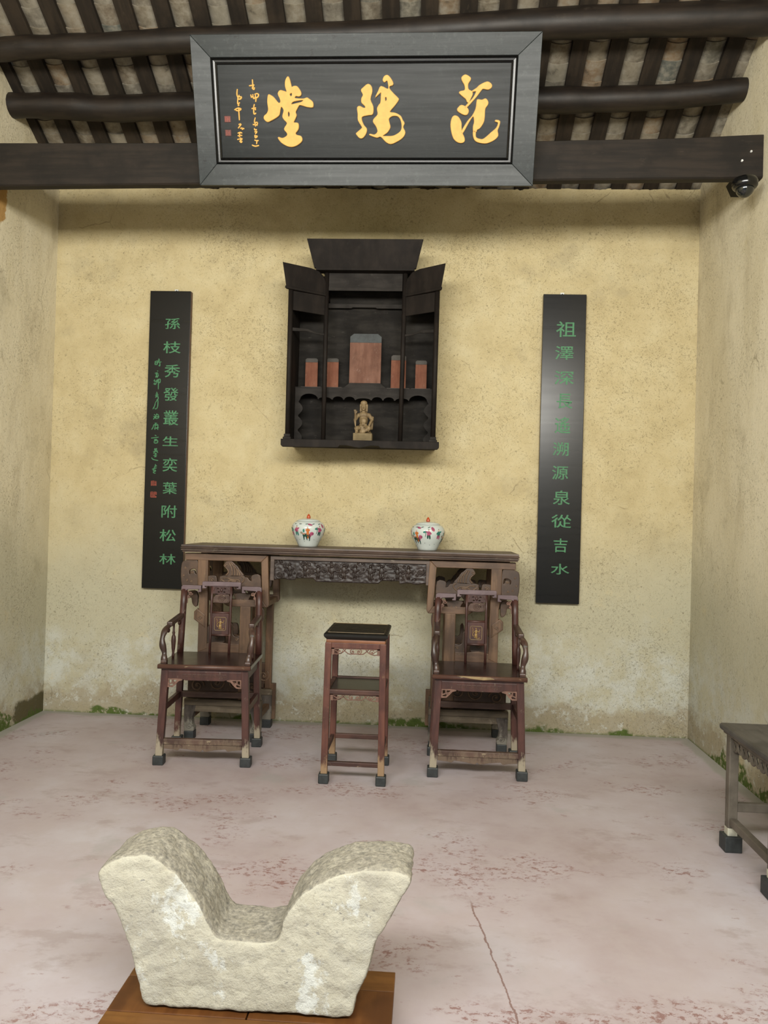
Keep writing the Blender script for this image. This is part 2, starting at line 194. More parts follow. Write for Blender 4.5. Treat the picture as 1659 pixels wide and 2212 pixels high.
def glyph(ch, w, h, bold, ext):
    cu = bpy.data.curves.new('t', 'FONT'); cu.body = ch; cu.offset = bold; cu.extrude = 0.02; cu.resolution_u = 3
    o = bpy.data.objects.new('t', cu); me = o.to_mesh(); d = MB().mesh(me); o.to_mesh_clear()
    bpy.data.objects.remove(o); bpy.data.curves.remove(cu)
    xs = [p[0] for p in d.v]; ys = [p[1] for p in d.v]
    cx, cy = (min(xs)+max(xs))/2, (min(ys)+max(ys))/2; kx = w/(max(xs)-min(xs)); ky = h/(max(ys)-min(ys))
    d.v = [((p[0]-cx)*kx, -p[2]/0.02*ext, (p[1]-cy)*ky) for p in d.v]
    return d

def empty(name, loc, label, cat, group=None, rz=0.0, rot=None):
    o = bpy.data.objects.new(name, None); COL.objects.link(o); o.empty_display_size = 0.1
    o.location = loc; o.rotation_euler = rot if rot else (0, 0, rz)
    tag(o, label, cat, group)
    return o
def tag(o, label=None, cat=None, group=None, kind=None):
    if label: o['label'] = label
    if cat: o['category'] = cat
    if group: o['group'] = group
    if kind: o['kind'] = kind
    return o
def copy_tree(o, parent=None):
    c = o.copy(); COL.objects.link(c)
    if parent: c.parent = parent
    for ch in [k for k in o.children]: copy_tree(ch, c)
    return c

# ------------------------------------------------------------------ materials
ALB = 0.74   # scales every base colour down to weaken bounced light
class NT:
    def __init__(s, name):
        s.mat = bpy.data.materials.new(name); s.mat.use_nodes = True
        s.t = s.mat.node_tree; s.n = s.t.nodes; s.b = s.n['Principled BSDF']
        s.tc = s.n.new('ShaderNodeTexCoord')
    def obj(s): return s.tc.outputs['Object']
    def sep(s, v=None):
        x = s.n.new('ShaderNodeSeparateXYZ'); s.l(v or s.obj(), x.inputs[0]); return x.outputs
    def l(s, a, b): s.t.links.new(a, b)
    def setin(s, sock, val):
        if hasattr(val, 'is_output'): s.l(val, sock)
        elif isinstance(val, (tuple, list)) and len(val) == 3 and sock.type == 'RGBA': sock.default_value = (*val, 1)
        else: sock.default_value = val
    def mapv(s, scale=(1, 1, 1), loc=(0, 0, 0), rot=(0, 0, 0), v=None):
        m = s.n.new('ShaderNodeMapping'); s.l(v or s.obj(), m.inputs[0])
        m.inputs['Scale'].default_value = scale; m.inputs['Location'].default_value = loc; m.inputs['Rotation'].default_value = rot
        return m.outputs[0]
    def noise(s, scale, detail=4, rough=0.55, v=None, dist=0.0):
        x = s.n.new('ShaderNodeTexNoise'); s.l(v or s.obj(), x.inputs['Vector'])
        x.inputs['Scale'].default_value = scale; x.inputs['Detail'].default_value = detail; x.inputs['Roughness'].default_value = rough; x.inputs['Distortion'].default_value = dist
        return x.outputs['Fac']
    def vor(s, scale, v=None, feat='F1', out='Distance'):
        x = s.n.new('ShaderNodeTexVoronoi'); x.feature = feat; s.l(v or s.obj(), x.inputs['Vector']); x.inputs['Scale'].default_value = scale
        return x.outputs[out]
    def step(s, val, a, b, clamp=True):
        """smooth 0..1 as val goes a..b"""
        m = s.n.new('ShaderNodeMapRange'); m.interpolation_type = 'SMOOTHSTEP'
        s.setin(m.inputs['Value'], val); m.inputs['From Min'].default_value = a; m.inputs['From Max'].default_value = b
        if a > b:
            m.inputs['From Min'].default_value = b; m.inputs['From Max'].default_value = a; m.inputs['To Min'].default_value = 1; m.inputs['To Max'].default_value = 0
        return m.outputs[0]
    def math(s, op, a, b=0.0):
        m = s.n.new('ShaderNodeMath'); m.operation = op; s.setin(m.inputs[0], a); s.setin(m.inputs[1], b); return m.outputs[0]
    def mul(s, a, b): return s.math('MULTIPLY', a, b)
    def plus(s, a, b): return s.math('ADD', a, b)
    def mix(s, fac, a, b, mode='MIX'):
        m = s.n.new('ShaderNodeMix'); m.data_type = 'RGBA'; m.blend_type = mode; m.clamp_factor = True
        s.setin(m.inputs['Factor'], fac); s.setin(m.inputs['A'], a) if False else None
        s.setin(m.inputs[0], fac); s.setin(m.inputs[6], a); s.setin(m.inputs[7], b)
        return m.outputs[2]
    def ramp(s, fac, stops):
        r = s.n.new('ShaderNodeValToRGB'); s.l(fac, r.inputs[0]); e = r.color_ramp.elements
        while len(e) < len(stops): e.new(0.5)
        for x, (p, c) in zip(e, stops): x.position = p; x.color = (*c, 1)
        return r.outputs[0]
    def rnd(s):
        o = s.n.new('ShaderNodeObjectInfo'); return o.outputs['Random']
    def out(s, col, rough=0.6, bump=None, bs=0.3, bd=0.01, spec=0.5, **kw):
        if isinstance(col, tuple): col = tuple(v*ALB for v in col)
        else:
            q = s.n.new('ShaderNodeVectorMath'); q.operation = 'SCALE'; s.l(col, q.inputs[0]); q.inputs['Scale'].default_value = ALB; col = q.outputs[0]
        s.setin(s.b.inputs['Base Color'], col); s.setin(s.b.inputs['Roughness'], rough); s.b.inputs['Specular IOR Level'].default_value = spec
        for k, v in kw.items(): s.setin(s.b.inputs[k.replace('_', ' ')], v)
        if bump is not None:
            b = s.n.new('ShaderNodeBump'); b.inputs['Strength'].default_value = bs; b.inputs['Distance'].default_value = bd
            s.l(bump, b.inputs['Height']); s.l(b.outputs[0], s.b.inputs['Normal'])
        return s.mat

def mat_wall(name, side=0):
    g = NT(name); z = g.sep()[2]; x, y = g.sep()[0], g.sep()[1]
    big = g.noise(0.9, 5, 0.6); med = g.noise(5, 6, 0.65); fine = g.noise(38, 6, 0.7)
    c = g.ramp(med, [(0.3, (0.57, 0.47, 0.26)), (0.5, (0.65, 0.545, 0.315)), (0.7, (0.70, 0.605, 0.37))])
    if side:
        st = g.noise(2.2, 6, 0.65, g.mapv((1, 1, 0.28)))
        c = g.mix(g.step(st, 0.36, 0.62), c, (0.95, 0.87, 0.65)); c = g.mix(0.65, c, (0.94, 0.86, 0.64))
        c = g.mix(g.mul(g.step(g.noise(3.5, 7, 0.7, g.mapv((1, 1, 0.35), (3, 1, 0))), 0.50, 0.68), 0.5), c, (0.55, 0.47, 0.31))
    # greyer band low on the wall: damp, plus cool daylight put into the colour
    zz = g.plus(z, g.mul(g.plus(big, -0.5), 1.0))
    c = g.mix(g.mul(g.step(zz, 1.65, 0.75), 0.85), c, (0.56, 0.535, 0.395))
    z2 = g.plus(z, g.mul(g.plus(g.noise(2.2, 6, 0.65), -0.5), 0.9))
    c = g.mix(g.mul(g.step(z2, 0.74, 0.36), g.step(g.noise(7, 7, 0.7), 0.36, 0.62)), c, (0.66, 0.665, 0.58))
    z3 = g.plus(z, g.mul(g.plus(g.noise(5, 6, 0.7, g.mapv((1, 1, 1), (7, 2, 5))), -0.5), 0.5))
    c = g.mix(g.mul(g.step(z3, 0.25, 0.12), 0.75), c, (0.40, 0.335, 0.215))
    c = g.mix(g.mul(g.mul(g.step(z3, 0.34, 0.16), g.step(g.noise(14, 6, 0.75), 0.55, 0.64)), 0.8), c, (0.66, 0.66, 0.58))
    # stains
    c = g.mix(g.mul(g.step(g.noise(1.6, 7, 0.7, g.mapv((1, 1, 1), (4, 9, 2))), 0.54, 0.70), 0.45), c, (0.40, 0.345, 0.22))
    c = g.mix(g.mul(g.step(g.noise(2.4, 8, 0.75, g.mapv((1, 1, 1), (1, 5, 8))), 0.60, 0.70), 0.5), c, (0.70, 0.60, 0.36))
    # straw flecks and pits
    dens = g.step(g.noise(1.8, 6, 0.7, g.mapv((1, 1, 1), (6, 1, 9))), 0.30, 0.70)
    fl = g.step(g.plus(g.noise(78, 6, 0.74, g.mapv((1, 1, 1), (2, 2, 2)), 1.1), g.mul(dens, 0.075)), 0.60, 0.72)
    c = g.mix(g.mul(fl, 0.45), c, (0.22, 0.165, 0.085))
    fl3 = g.step(g.noise(120, 3, 0.6), 0.55, 0.72)
    c = g.mix(g.mul(fl3, 0.25), c, (0.30, 0.23, 0.13))
    fl2 = g.step(g.noise(34, 3, 0.6, g.mapv((1, 1, 0.6), (9, 4, 1)), 3.0), 0.655, 0.70)
    c = g.mix(g.mul(fl2, 0.36), c, (0.22, 0.16, 0.08))
    # fine cracks
    wv = g.mapv((1, 1, 0.7), (0.3, 0.7, 0.1))
    cr = g.vor(2.6, g.mix(0.12, wv, NTnoisecol(g, 3.0)), 'DISTANCE_TO_EDGE')
    c = g.mix(g.mul(g.mul(g.step(cr, 0.006, 0.002), g.step(g.noise(2.6, 3, 0.5, g.mapv((1, 1, 1), (5, 5, 5))), 0.58, 0.66)), 0.5), c, (0.20, 0.15, 0.08))
    # moss at the foot
    mh = g.mul(g.step(g.noise(1.9, 5, 0.6, g.mapv((1, 1, 1), (0.4 if side >= 0 else 1.3, 0.1, 3.0))), 0.50, 0.66), 0.06 if not side else 0.20)
    mm = g.mul(g.step(g.math('SUBTRACT', z, mh), 0.02, -0.01), g.step(g.noise(30, 5, 0.7), 0.36, 0.5))
    if side > 0:
        bh = g.mul(g.mul(g.step(y, 4.98, 4.78), g.step(g.noise(6, 5, 0.65, g.mapv((1, 1, 0.6), (1, 1, 1))), 0.36, 0.62)), 0.115)
        m2 = g.mul(g.step(g.math('SUBTRACT', z, bh), 0.02, -0.015), g.step(g.noise(22, 6, 0.72), 0.38, 0.5))
        mm = g.math('MAXIMUM', mm, m2)
    mossc = g.mix(g.noise(60, 3), (0.055, 0.085, 0.02), (0.15, 0.205, 0.05))
    if side < 0:
        # dark algae block and bare clay patch on the left wall
        box = g.mul(g.step(g.plus(y, g.mul(g.plus(g.noise(11, 5, 0.7), -0.5), 0.25)), 4.93, 4.98), g.step(g.plus(z, g.mul(g.plus(g.noise(9, 4), -0.5), 0.08)), 0.155, 0.125))
        c = g.mix(g.mul(box, 0.9), c, (0.10, 0.085, 0.035))
        dy = g.math('SUBTRACT', y, 4.53); dz = g.math('SUBTRACT', z, 3.42)
        d = g.math('SQRT', g.plus(g.mul(dy, dy), g.mul(g.mul(dz, dz), 0.4)))
        d = g.plus(d, g.mul(g.plus(g.noise(14, 5, 0.7), -0.5), 0.10))
        c = g.mix(g.step(d, 0.14, 0.125), c, (0.56, 0.335, 0.12))
    c = g.mix(mm, c, mossc)
    h = g.plus(g.mul(med, 0.6), g.plus(g.mul(fine, 0.5), g.mul(fl, -0.5)))
    return g.out(c, 0.92, h, 0.55, 0.012, 0.15)
def NTnoisecol(g, scale):
    x = g.n.new('ShaderNodeTexNoise'); g.l(g.obj(), x.inputs['Vector']); x.inputs['Scale'].default_value = scale; x.inputs['Detail'].default_value = 5
    return x.outputs['Color']

def mat_floor():
    g = NT('floor_cement'); x, y, z = g.sep()
    a = g.noise(1.1, 6, 0.62); b = g.noise(6, 7, 0.68)
    c = g.ramp(a, [(0.32, (0.46, 0.365, 0.36)), (0.5, (0.56, 0.48, 0.495)), (0.68, (0.64, 0.59, 0.625))])
    c = g.mix(g.mul(g.step(b, 0.45, 0.62), 0.45), c, (0.56, 0.48, 0.475))
    c = g.mix(g.mul(g.step(g.noise(3, 6, 0.7, g.mapv((1, 1.8, 1), (3, 3, 3))), 0.54, 0.66), 0.4), c, (0.375, 0.29, 0.265))
    sp = g.step(g.noise(36, 8, 0.8, g.mapv((0.75, 1.15, 1)), 0.3), 0.515, 0.575)
    zone = g.step(g.noise(1.7, 4, 0.65, g.mapv((0.8, 1.2, 1), (2.0, 0.6, 0))), 0.52, 0.60)
    c = g.mix(g.mul(g.step(g.noise(2.1, 5, 0.6, g.mapv((1, 1, 1), (8.2, 3.1, 0))), 0.60, 0.70), 0.5), c, (0.46, 0.44, 0.43))
    c = g.mix(g.mul(g.mul(sp, zone), 0.8), c, (0.28, 0.135, 0.115))
    sp2 = g.step(g.noise(11, 7, 0.75, g.mapv((0.5, 1.6, 1), (1, 8, 2)), 0.3), 0.63, 0.67)
    c = g.mix(g.mul(sp2, 0.55), c, (0.31, 0.175, 0.145))
    # grey cement strip along the walls
    wob = g.mul(g.plus(g.noise(4, 4), -0.5), 0.10)
    ed = g.math('MINIMUM', g.math('MINIMUM', g.math('SUBTRACT', 1.825, x), g.math('SUBTRACT', x, -2.733)), g.math('SUBTRACT', 5.324, y))
    c = g.mix(g.mul(g.step(g.plus(ed, wob), 0.085, 0.05), 0.85), c, (0.42, 0.405, 0.35))
    # long settlement crack running towards the front
    line = g.plus(g.math('SUBTRACT', x, g.math('SUBTRACT', 0.626, g.mul(y, 0.146))), g.mul(g.plus(g.noise(6, 5, 0.7), -0.5), 0.05))
    ck = g.mul(g.step(g.math('ABSOLUTE', line), 0.0045, 0.0015), g.step(y, 2.95, 2.85))
    c = g.mix(g.mul(ck, 0.8), c, (0.24, 0.125, 0.10))
    h = g.plus(g.mul(b, 0.4), g.plus(g.mul(g.mul(sp, zone), -0.4), g.mul(ck, -1.0)))
    return g.out(c, g.plus(0.42, g.mul(b, 0.25)), h, 0.18, 0.006, 0.35)

def mat_wood(name, c1, c2, wear_sheen=(0.42, 0.34, 0.24), wamt=0.15, low=0.0, rough=0.45, spec=0.5, stretch=(1, 1, 0.12), scale=26, coat=0.0):
    g = NT(name); z = g.sep()[2]
    n1 = g.noise(scale, 5, 0.6, g.mapv(stretch)); n2 = g.noise(5, 5, 0.6)
    c = g.mix(g.step(n1, 0.36, 0.64), c1, c2)
    c = g.mix(g.mul(g.step(n2, 0.44, 0.66), 0.65), c, tuple(v*0.55 for v in c1))
    w = g.mul(g.step(g.noise(30, 6, 0.75, g.mapv(tuple(0.4+0.6*v for v in stretch), (3, 1, 2))), 0.60, 0.68), wamt*3)
    c = g.mix(w, c, wear_sheen)
    if low > 0:
        lm = g.mul(g.step(g.plus(z, g.mul(g.plus(g.noise(20, 6, 0.75, g.mapv((1, 1, 0.3))), -0.5), 0.42)), 0.16, 0.09), low)
        c = g.mix(lm, c, tuple(v*1.15 for v in wear_sheen))
    return g.out(c, g.plus(rough, g.mul(n2, 0.2)), g.plus(n1, g.mul(n2, 0.5)), 0.15, 0.003, spec, Coat_Weight=coat)

def mat_simple(name, col, rough=0.5, var=0.25, scale=20, bs=0.1, spec=0.5, **kw):
    g = NT(name); n = g.noise(scale, 5, 0.65)
    c = g.mix(g.step(n, 0.3, 0.7), tuple(v*(1-var) for v in col), tuple(min(1, v*(1+var)) for v in col))
    return g.out(c, rough, n, bs, 0.003, spec, **kw)

def mat_lacquer(name, col, rough, dust=(0.10, 0.10, 0.095), damt=0.3, coat=0.0, spec=0.5, worn=False):
    g = NT(name)
    n = g.noise(3, 5, 0.6, g.mapv((1, 1, 1))); sp = g.noise(28, 7, 0.75); st = g.noise(9, 4, 0.6, g.mapv((0.15, 1, 3)))
    c = g.mix(g.mul(g.step(sp, 0.5, 0.75), damt), col, dust)
    if worn: c = g.mix(g.mul(g.mul(g.step(g.noise(60, 6, 0.75, g.mapv((0.5, 1, 1))), 0.56, 0.63), g.step(n, 0.42, 0.58)), 0.85), c, (0.006, 0.006, 0.006))
    r = g.plus(rough, g.mul(g.plus(st, -0.5), 0.22))
    return g.out(c, r, g.plus(g.mul(st, 0.6), g.mul(sp, 0.15)), 0.12, 0.004, spec, Coat_Weight=coat, Coat_Roughness=0.22)

def mat_tile():
    g = NT('roof_tile_clay'); r = g.rnd()
    c = g.ramp(r, [(0.0, (0.178, 0.148, 0.107)), (0.22, (0.244, 0.211, 0.155)), (0.45, (0.148, 0.130, 0.104)), (0.65, (0.266, 0.240, 0.185)), (0.85, (0.252, 0.174, 0.104)), (1.0, (0.126, 0.133, 0.115))])
    v = g.n.new('ShaderNodeVectorMath'); v.operation = 'ADD'; g.l(g.obj(), v.inputs[0])
    cb = g.n.new('ShaderNodeCombineXYZ'); g.l(g.mul(r, 37.0), cb.inputs[0]); g.l(g.mul(r, 11.0), cb.inputs[1]); g.l(cb.outputs[0], v.inputs[1])
    n = g.noise(14, 6, 0.65, v.outputs[0]); n2 = g.noise(40, 4, 0.6, v.outputs[0])
    c = g.mix(g.mul(g.step(n, 0.42, 0.66), 0.75), c, (0.340, 0.311, 0.248))
    c = g.mix(g.mul(g.step(n, 0.46, 0.28), 0.7), c, (0.067, 0.059, 0.044))
    return g.out(c, 0.85, n2, 0.25, 0.004, 0.2)

def mat_stone():
    g = NT('granite_whitewashed')
    geo = g.n.new('ShaderNodeNewGeometry'); s = g.n.new('ShaderNodeSeparateXYZ'); g.l(g.tc.outputs['Normal'], s.inputs[0])
    ny = s.outputs[1]
    fine = g.noise(75, 5, 0.7); med = g.noise(11, 6, 0.7); big = g.noise(3.2, 5, 0.6)
    gran = g.ramp(fine, [(0.3, (0.18, 0.172, 0.15)), (0.5, (0.36, 0.335, 0.275)), (0.7, (0.55, 0.515, 0.42))])
    front = g.ramp(med, [(0.3, (0.50, 0.465, 0.36)), (0.5, (0.59, 0.56, 0.45)), (0.7, (0.66, 0.63, 0.52))])
    front = g.mix(g.mul(g.step(g.noise(5, 6, 0.7, g.mapv((1, 1, 1), (2, 5, 1))), 0.5, 0.66), 0.7), front, (0.55, 0.53, 0.45))
    wsh = g.step(g.noise(5.5, 8, 0.74, g.mapv((1, 1, 0.8), (0.6, 0, 0.9))), 0.535, 0.585)
    front = g.mix(g.mul(wsh, 0.8), front, (0.80, 0.83, 0.79))
    front = g.mix(g.mul(g.step(g.vor(42, g.mix(0.05, g.mapv(), NTnoisecol(g, 20))), 0.20, 0.12), g.mul(g.step(big, 0.46, 0.58), 0.6)), front, (0.25, 0.25, 0.24))
    front = g.mix(g.mul(g.step(fine, 0.42, 0.3), 0.5), front, (0.26, 0.235, 0.18))
    front = g.mix(g.mul(g.step(g.noise(3.4, 6, 0.7, g.mapv((1, 1, 1), (9, 5, 4))), 0.48, 0.62), 0.5), front, (0.44, 0.41, 0.335))
    # limewash clings to the sawn front face and fades over the rounded rims
    m = g.step(g.plus(ny, g.mul(g.plus(med, -0.5), 0.35)), -0.55, -0.80)
    c = g.mix(m, gran, front)
    c = g.mix(g.mul(g.step(med, 0.52, 0.7), 0.35), c, (0.55, 0.51, 0.39))
    return g.out(c, 0.9, g.plus(fine, g.mul(med, 0.8)), 0.65, 0.008, 0.25)

def mat_porcelain():
    g = NT('porcelain_white'); n = g.noise(7, 3)
    return g.out(g.mix(n, (0.60, 0.67, 0.64), (0.70, 0.74, 0.70)), 0.12, spec=0.6)

M = {}
M['wall_back'] = mat_wall('clay_plaster_back', 0)
M['wall_left'] = mat_wall('clay_plaster_left', -1)
M['wall_right'] = mat_wall('clay_plaster_right', 1)
M['floor'] = mat_floor()
M['tile'] = mat_tile()
M['deck'] = mat_simple('roof_deck_dark', (0.035, 0.028, 0.02), 0.9)
M['rafter'] = mat_wood('rafter_wood', (0.018, 0.0125, 0.0075), (0.036, 0.025, 0.015), (0.12, 0.09, 0.055), 0.05, 0, 0.7, 0.3, (1, 0.12, 0.12))
M['log'] = mat_wood('purlin_log', (0.012, 0.008, 0.0055), (0.025, 0.017, 0.0115), (0.06, 0.048, 0.036), 0.08, 0, 0.42, 0.35, (0.12, 1, 1))
M['beam'] = mat_wood('beam_wood', (0.012, 0.0085, 0.0055), (0.024, 0.0165, 0.011), (0.06, 0.045, 0.032), 0.08, 0, 0.55, 0.3, (0.08, 1, 1), 30)
M['plaque'] = mat_lacquer('plaque_lacquer', (0.008, 0.010, 0.010), 0.33, (0.04, 0.047, 0.045), 0.25, 0.0, 0.11)
M['plaque_frame'] = mat_lacquer('plaque_frame_lacquer', (0.020, 0.025, 0.0255), 0.33, (0.10, 0.115, 0.11), 0.4, 0.0, 0.17, True)
M['groove'] = mat_simple('plaque_moulding', (0.007, 0.007, 0.007), 0.3)
M['gold'] = mat_simple('gilt', (0.74, 0.42, 0.10), 0.5, 0.08, 30, 0.05, 0.25)
M['gold_edge'] = mat_simple('gilt_edge', (0.10, 0.055, 0.015), 0.5)
M['seal'] = mat_simple('seal_red', (0.10, 0.025, 0.02), 0.6)
M['seal_red'] = mat_simple('seal_stroke_red', (0.30, 0.055, 0.03), 0.6)
M['board'] = mat_lacquer('couplet_lacquer', (0.004, 0.004, 0.0045), 0.30, (0.008, 0.008, 0.009), 0.2, 0.35, 0.18)
M['board_edge'] = mat_simple('couplet_edge', (0.11, 0.05, 0.022), 0.5)
M['green'] = mat_simple('carved_green_paint', (0.060, 0.235, 0.10), 0.6, 0.25, 60)
M['white_tab'] = mat_simple('white_metal_tab', (0.75, 0.75, 0.7), 0.5)
M['shrine'] = mat_wood('shrine_wood', (0.011, 0.0075, 0.0055), (0.019, 0.0135, 0.010), (0.05, 0.042, 0.035), 0.06, 0, 0.6, 0.2, (1, 1, 0.3), 18)
M['shrine_back'] = mat_wood('shrine_back_wood', (0.012, 0.010, 0.008), (0.026, 0.0225, 0.0185), (0.075, 0.068, 0.058), 0.16, 0, 0.7, 0.2, (0.25, 1, 1), 22)
M['shrine_face'] = mat_wood('shrine_apron_wood', (0.020, 0.0165, 0.014), (0.034, 0.029, 0.025), (0.07, 0.063, 0.055), 0.12, 0, 0.62, 0.2, (0.2, 1, 1), 22)
M['tablet_red'] = mat_wood('tablet_red_paint', (0.19, 0.066, 0.036), (0.245, 0.098, 0.056), (0.32, 0.20, 0.15), 0.10, 0, 0.7, 0.3, (1, 1, 0.2), 30)
M['tablet_red_dull'] = mat_wood('tablet_dull_red_paint', (0.17, 0.077, 0.05), (0.23, 0.115, 0.078), (0.34, 0.24, 0.2), 0.12, 0, 0.7, 0.3, (1, 1, 0.2), 30)
M['tablet_cap'] = mat_simple('tablet_cap_grey', (0.055, 0.047, 0.038), 0.7)
M['tablet_cap_blue'] = mat_simple('tablet_cap_blue_grey', (0.05, 0.058, 0.06), 0.7)
M['tablet_foot'] = mat_simple('tablet_foot', (0.075, 0.06, 0.048), 0.7)
M['statue'] = mat_wood('statue_gilt_wood', (0.17, 0.112, 0.05), (0.29, 0.205, 0.10), (0.46, 0.37, 0.22), 0.25, 0, 0.55, 0.5, (1, 1, 0.6), 40)
M['statue_base'] = mat_wood('statue_base_wood', (0.20, 0.15, 0.075), (0.27, 0.205, 0.11), (0.40, 0.33, 0.2), 0.12, 0, 0.7, 0.3, (0.3, 1, 1), 30)
M['chair'] = mat_wood('chair_red_wood', (0.050, 0.017, 0.013), (0.095, 0.035, 0.026), (0.42, 0.37, 0.27), 0.10, 0.75, 0.34, 0.5, (1, 1, 0.15))
M['chair_worn'] = mat_wood('chair_worn_wood', (0.085, 0.045, 0.034), (0.14, 0.085, 0.062), (0.40, 0.32, 0.21), 0.24, 0.2, 0.5, 0.4, (0.12, 1, 1))
M['chair_arm'] = mat_wood('chair_arm_sky_sheen', (0.050, 0.024, 0.018), (0.105, 0.058, 0.042), (0.20, 0.26, 0.26), 0.16, 0, 0.28, 0.6, (1, 1, 0.25), 20)  # bluish patches are sky reflections painted into the arm colour
M['chair_seat'] = mat_wood('chair_seat_wood', (0.026, 0.0125, 0.0105), (0.044, 0.020, 0.016), (0.22, 0.15, 0.10), 0.03, 0, 0.13, 0.6, (0.15, 1, 1))
M['chair_crest'] = mat_wood('chair_crest_sheen', (0.13, 0.080, 0.088), (0.20, 0.14, 0.15), (0.30, 0.24, 0.23), 0.08, 0, 0.33, 0.6, (0.15, 1, 1))  # lavender tone carries the sheen of the crest in its colour
M['chair_edge'] = mat_wood('chair_seat_edge_wood', (0.075, 0.030, 0.021), (0.13, 0.062, 0.042), (0.40, 0.30, 0.18), 0.22, 0, 0.4, 0.5, (0.15, 1, 1))
M['fret'] = mat_simple('fretwork_wood', (0.19, 0.10, 0.07), 0.55, 0.3, 40)
M['inlay'] = mat_simple('inlay_line', (0.30, 0.21, 0.10), 0.5)
M['inlay_gold'] = mat_simple('inlay_gold_relief', (0.32, 0.20, 0.065), 0.45, 0.4, 60)
M['rubber'] = mat_simple('rubber_block', (0.028, 0.033, 0.034), 0.55, 0.35, 25, 0.3)
M['altar'] = mat_wood('altar_brown_wood', (0.105, 0.053, 0.025), (0.195, 0.108, 0.055), (0.30, 0.20, 0.12), 0.10, 0.3, 0.45, 0.5, (1, 1, 0.12))
M['altar_h'] = mat_wood('altar_rail_wood', (0.10, 0.052, 0.028), (0.18, 0.10, 0.055), (0.30, 0.21, 0.13), 0.10, 0, 0.45, 0.5, (0.12, 1, 1))
M['altar_top'] = mat_wood('altar_top_wood', (0.075, 0.047, 0.035), (0.125, 0.085, 0.064), (0.33, 0.27, 0.19), 0.16, 0, 0.42, 0.5, (0.08, 1, 1))
M['altar_carve'] = mat_wood('altar_carved_wood', (0.060, 0.032, 0.018), (0.105, 0.058, 0.033), (0.22, 0.15, 0.09), 0.06, 0, 0.4, 0.5, (1, 1, 1), 20)  # darker ground puts the shade of the carved recesses into the colour
M['altar_ridge'] = mat_wood('altar_ridge_wood', (0.13, 0.075, 0.042), (0.21, 0.13, 0.078), (0.32, 0.23, 0.15), 0.12, 0, 0.42, 0.5, (1, 1, 1), 20)
M['altar_relief'] = mat_wood('altar_relief_wood', (0.022, 0.0125, 0.010), (0.040, 0.024, 0.018), (0.10, 0.07, 0.055), 0.04, 0, 0.38, 0.5, (1, 1, 1), 20)
M['altar_low'] = mat_wood('altar_foot_wood', (0.12, 0.092, 0.062), (0.20, 0.158, 0.11), (0.34, 0.30, 0.23), 0.18, 0.3, 0.6, 0.3, (0.12, 1, 1))
M['altar_leg'] = mat_wood('altar_foot_leg_wood', (0.060, 0.048, 0.040), (0.12, 0.10, 0.085), (0.30, 0.28, 0.23), 0.12, 0.6, 0.6, 0.3, (1, 1, 0.3))
M['stand'] = mat_wood('stand_red_wood', (0.090, 0.028, 0.020), (0.15, 0.055, 0.035), (0.33, 0.22, 0.12), 0.10, 0.8, 0.36, 0.5, (1, 1, 0.12))
M['stand_orange'] = mat_wood('stand_orange_wood', (0.21, 0.075, 0.032), (0.30, 0.125, 0.055), (0.36, 0.22, 0.12), 0.08, 0, 0.4, 0.5, (0.12, 1, 1))
M['stand_black'] = mat_lacquer('stand_black_lacquer', (0.010, 0.009, 0.007), 0.28, (0.05, 0.045, 0.035), 0.2)
M['stand_shelf'] = mat_simple('stand_shelf_lacquer', (0.022, 0.020, 0.013), 0.32, 0.3, 20)
M['stand_rail'] = mat_wood('stand_rail_wood', (0.05, 0.022, 0.017), (0.11, 0.05, 0.036), (0.36, 0.27, 0.18), 0.22, 0, 0.45, 0.4, (0.15, 1, 1))
M['bench'] = mat_wood('bench_grey_wood', (0.115, 0.096, 0.074), (0.20, 0.172, 0.137), (0.30, 0.27, 0.22), 0.14, 0.0, 0.5, 0.4, (0.25, 0.25, 0.12))
M['bench_top'] = mat_wood('bench_top_wood', (0.062, 0.056, 0.05), (0.105, 0.097, 0.087), (0.16, 0.15, 0.135), 0.10, 0, 0.42, 0.5, (1, 0.1, 1))
M['bench_foot'] = mat_simple('bench_bleached_foot', (0.62, 0.60, 0.48), 0.7)
M['stone'] = mat_stone()
M['plinth'] = mat_wood('plinth_varnished_pine', (0.155, 0.062, 0.014), (0.235, 0.10, 0.024), (0.30, 0.16, 0.06), 0.03, 0, 0.34, 0.5, (0.1, 1, 1), 22)
M['plinth_dark'] = mat_wood('plinth_varnished_pine_dark', (0.115, 0.040, 0.010), (0.165, 0.062, 0.015), (0.22, 0.11, 0.04), 0.03, 0, 0.34, 0.5, (1, 0.1, 1), 22)
M['porcelain'] = mat_porcelain()
for nm, cl in dict(pink=(0.42, 0.09, 0.17), teal=(0.035, 0.20, 0.15), dgreen=(0.02, 0.075, 0.055), orange=(0.62, 0.19, 0.05), salmon=(0.55, 0.26, 0.17), ink=(0.03, 0.035, 0.03), grey=(0.30, 0.27, 0.19), skin=(0.62, 0.42, 0.30)).items():
    M['en_'+nm] = mat_simple('enamel_'+nm, cl, 0.2, 0.3, 60, 0.0)
M['knob'] = mat_simple('coral_enamel', (0.50, 0.085, 0.025), 0.25)
M['cam_black'] = mat_simple('camera_black_plastic', (0.006, 0.006, 0.006), 0.18)
M['cam_dark'] = mat_simple('camera_bracket_dark', (0.02, 0.018, 0.014), 0.6)
M['cam_glass'] = mat_simple('camera_smoked_dome', (0.012, 0.014, 0.014), 0.05, 0.1, 10, 0.0, 0.8)
M['screw'] = mat_simple('screw_bright', (0.8, 0.8, 0.78), 0.4)

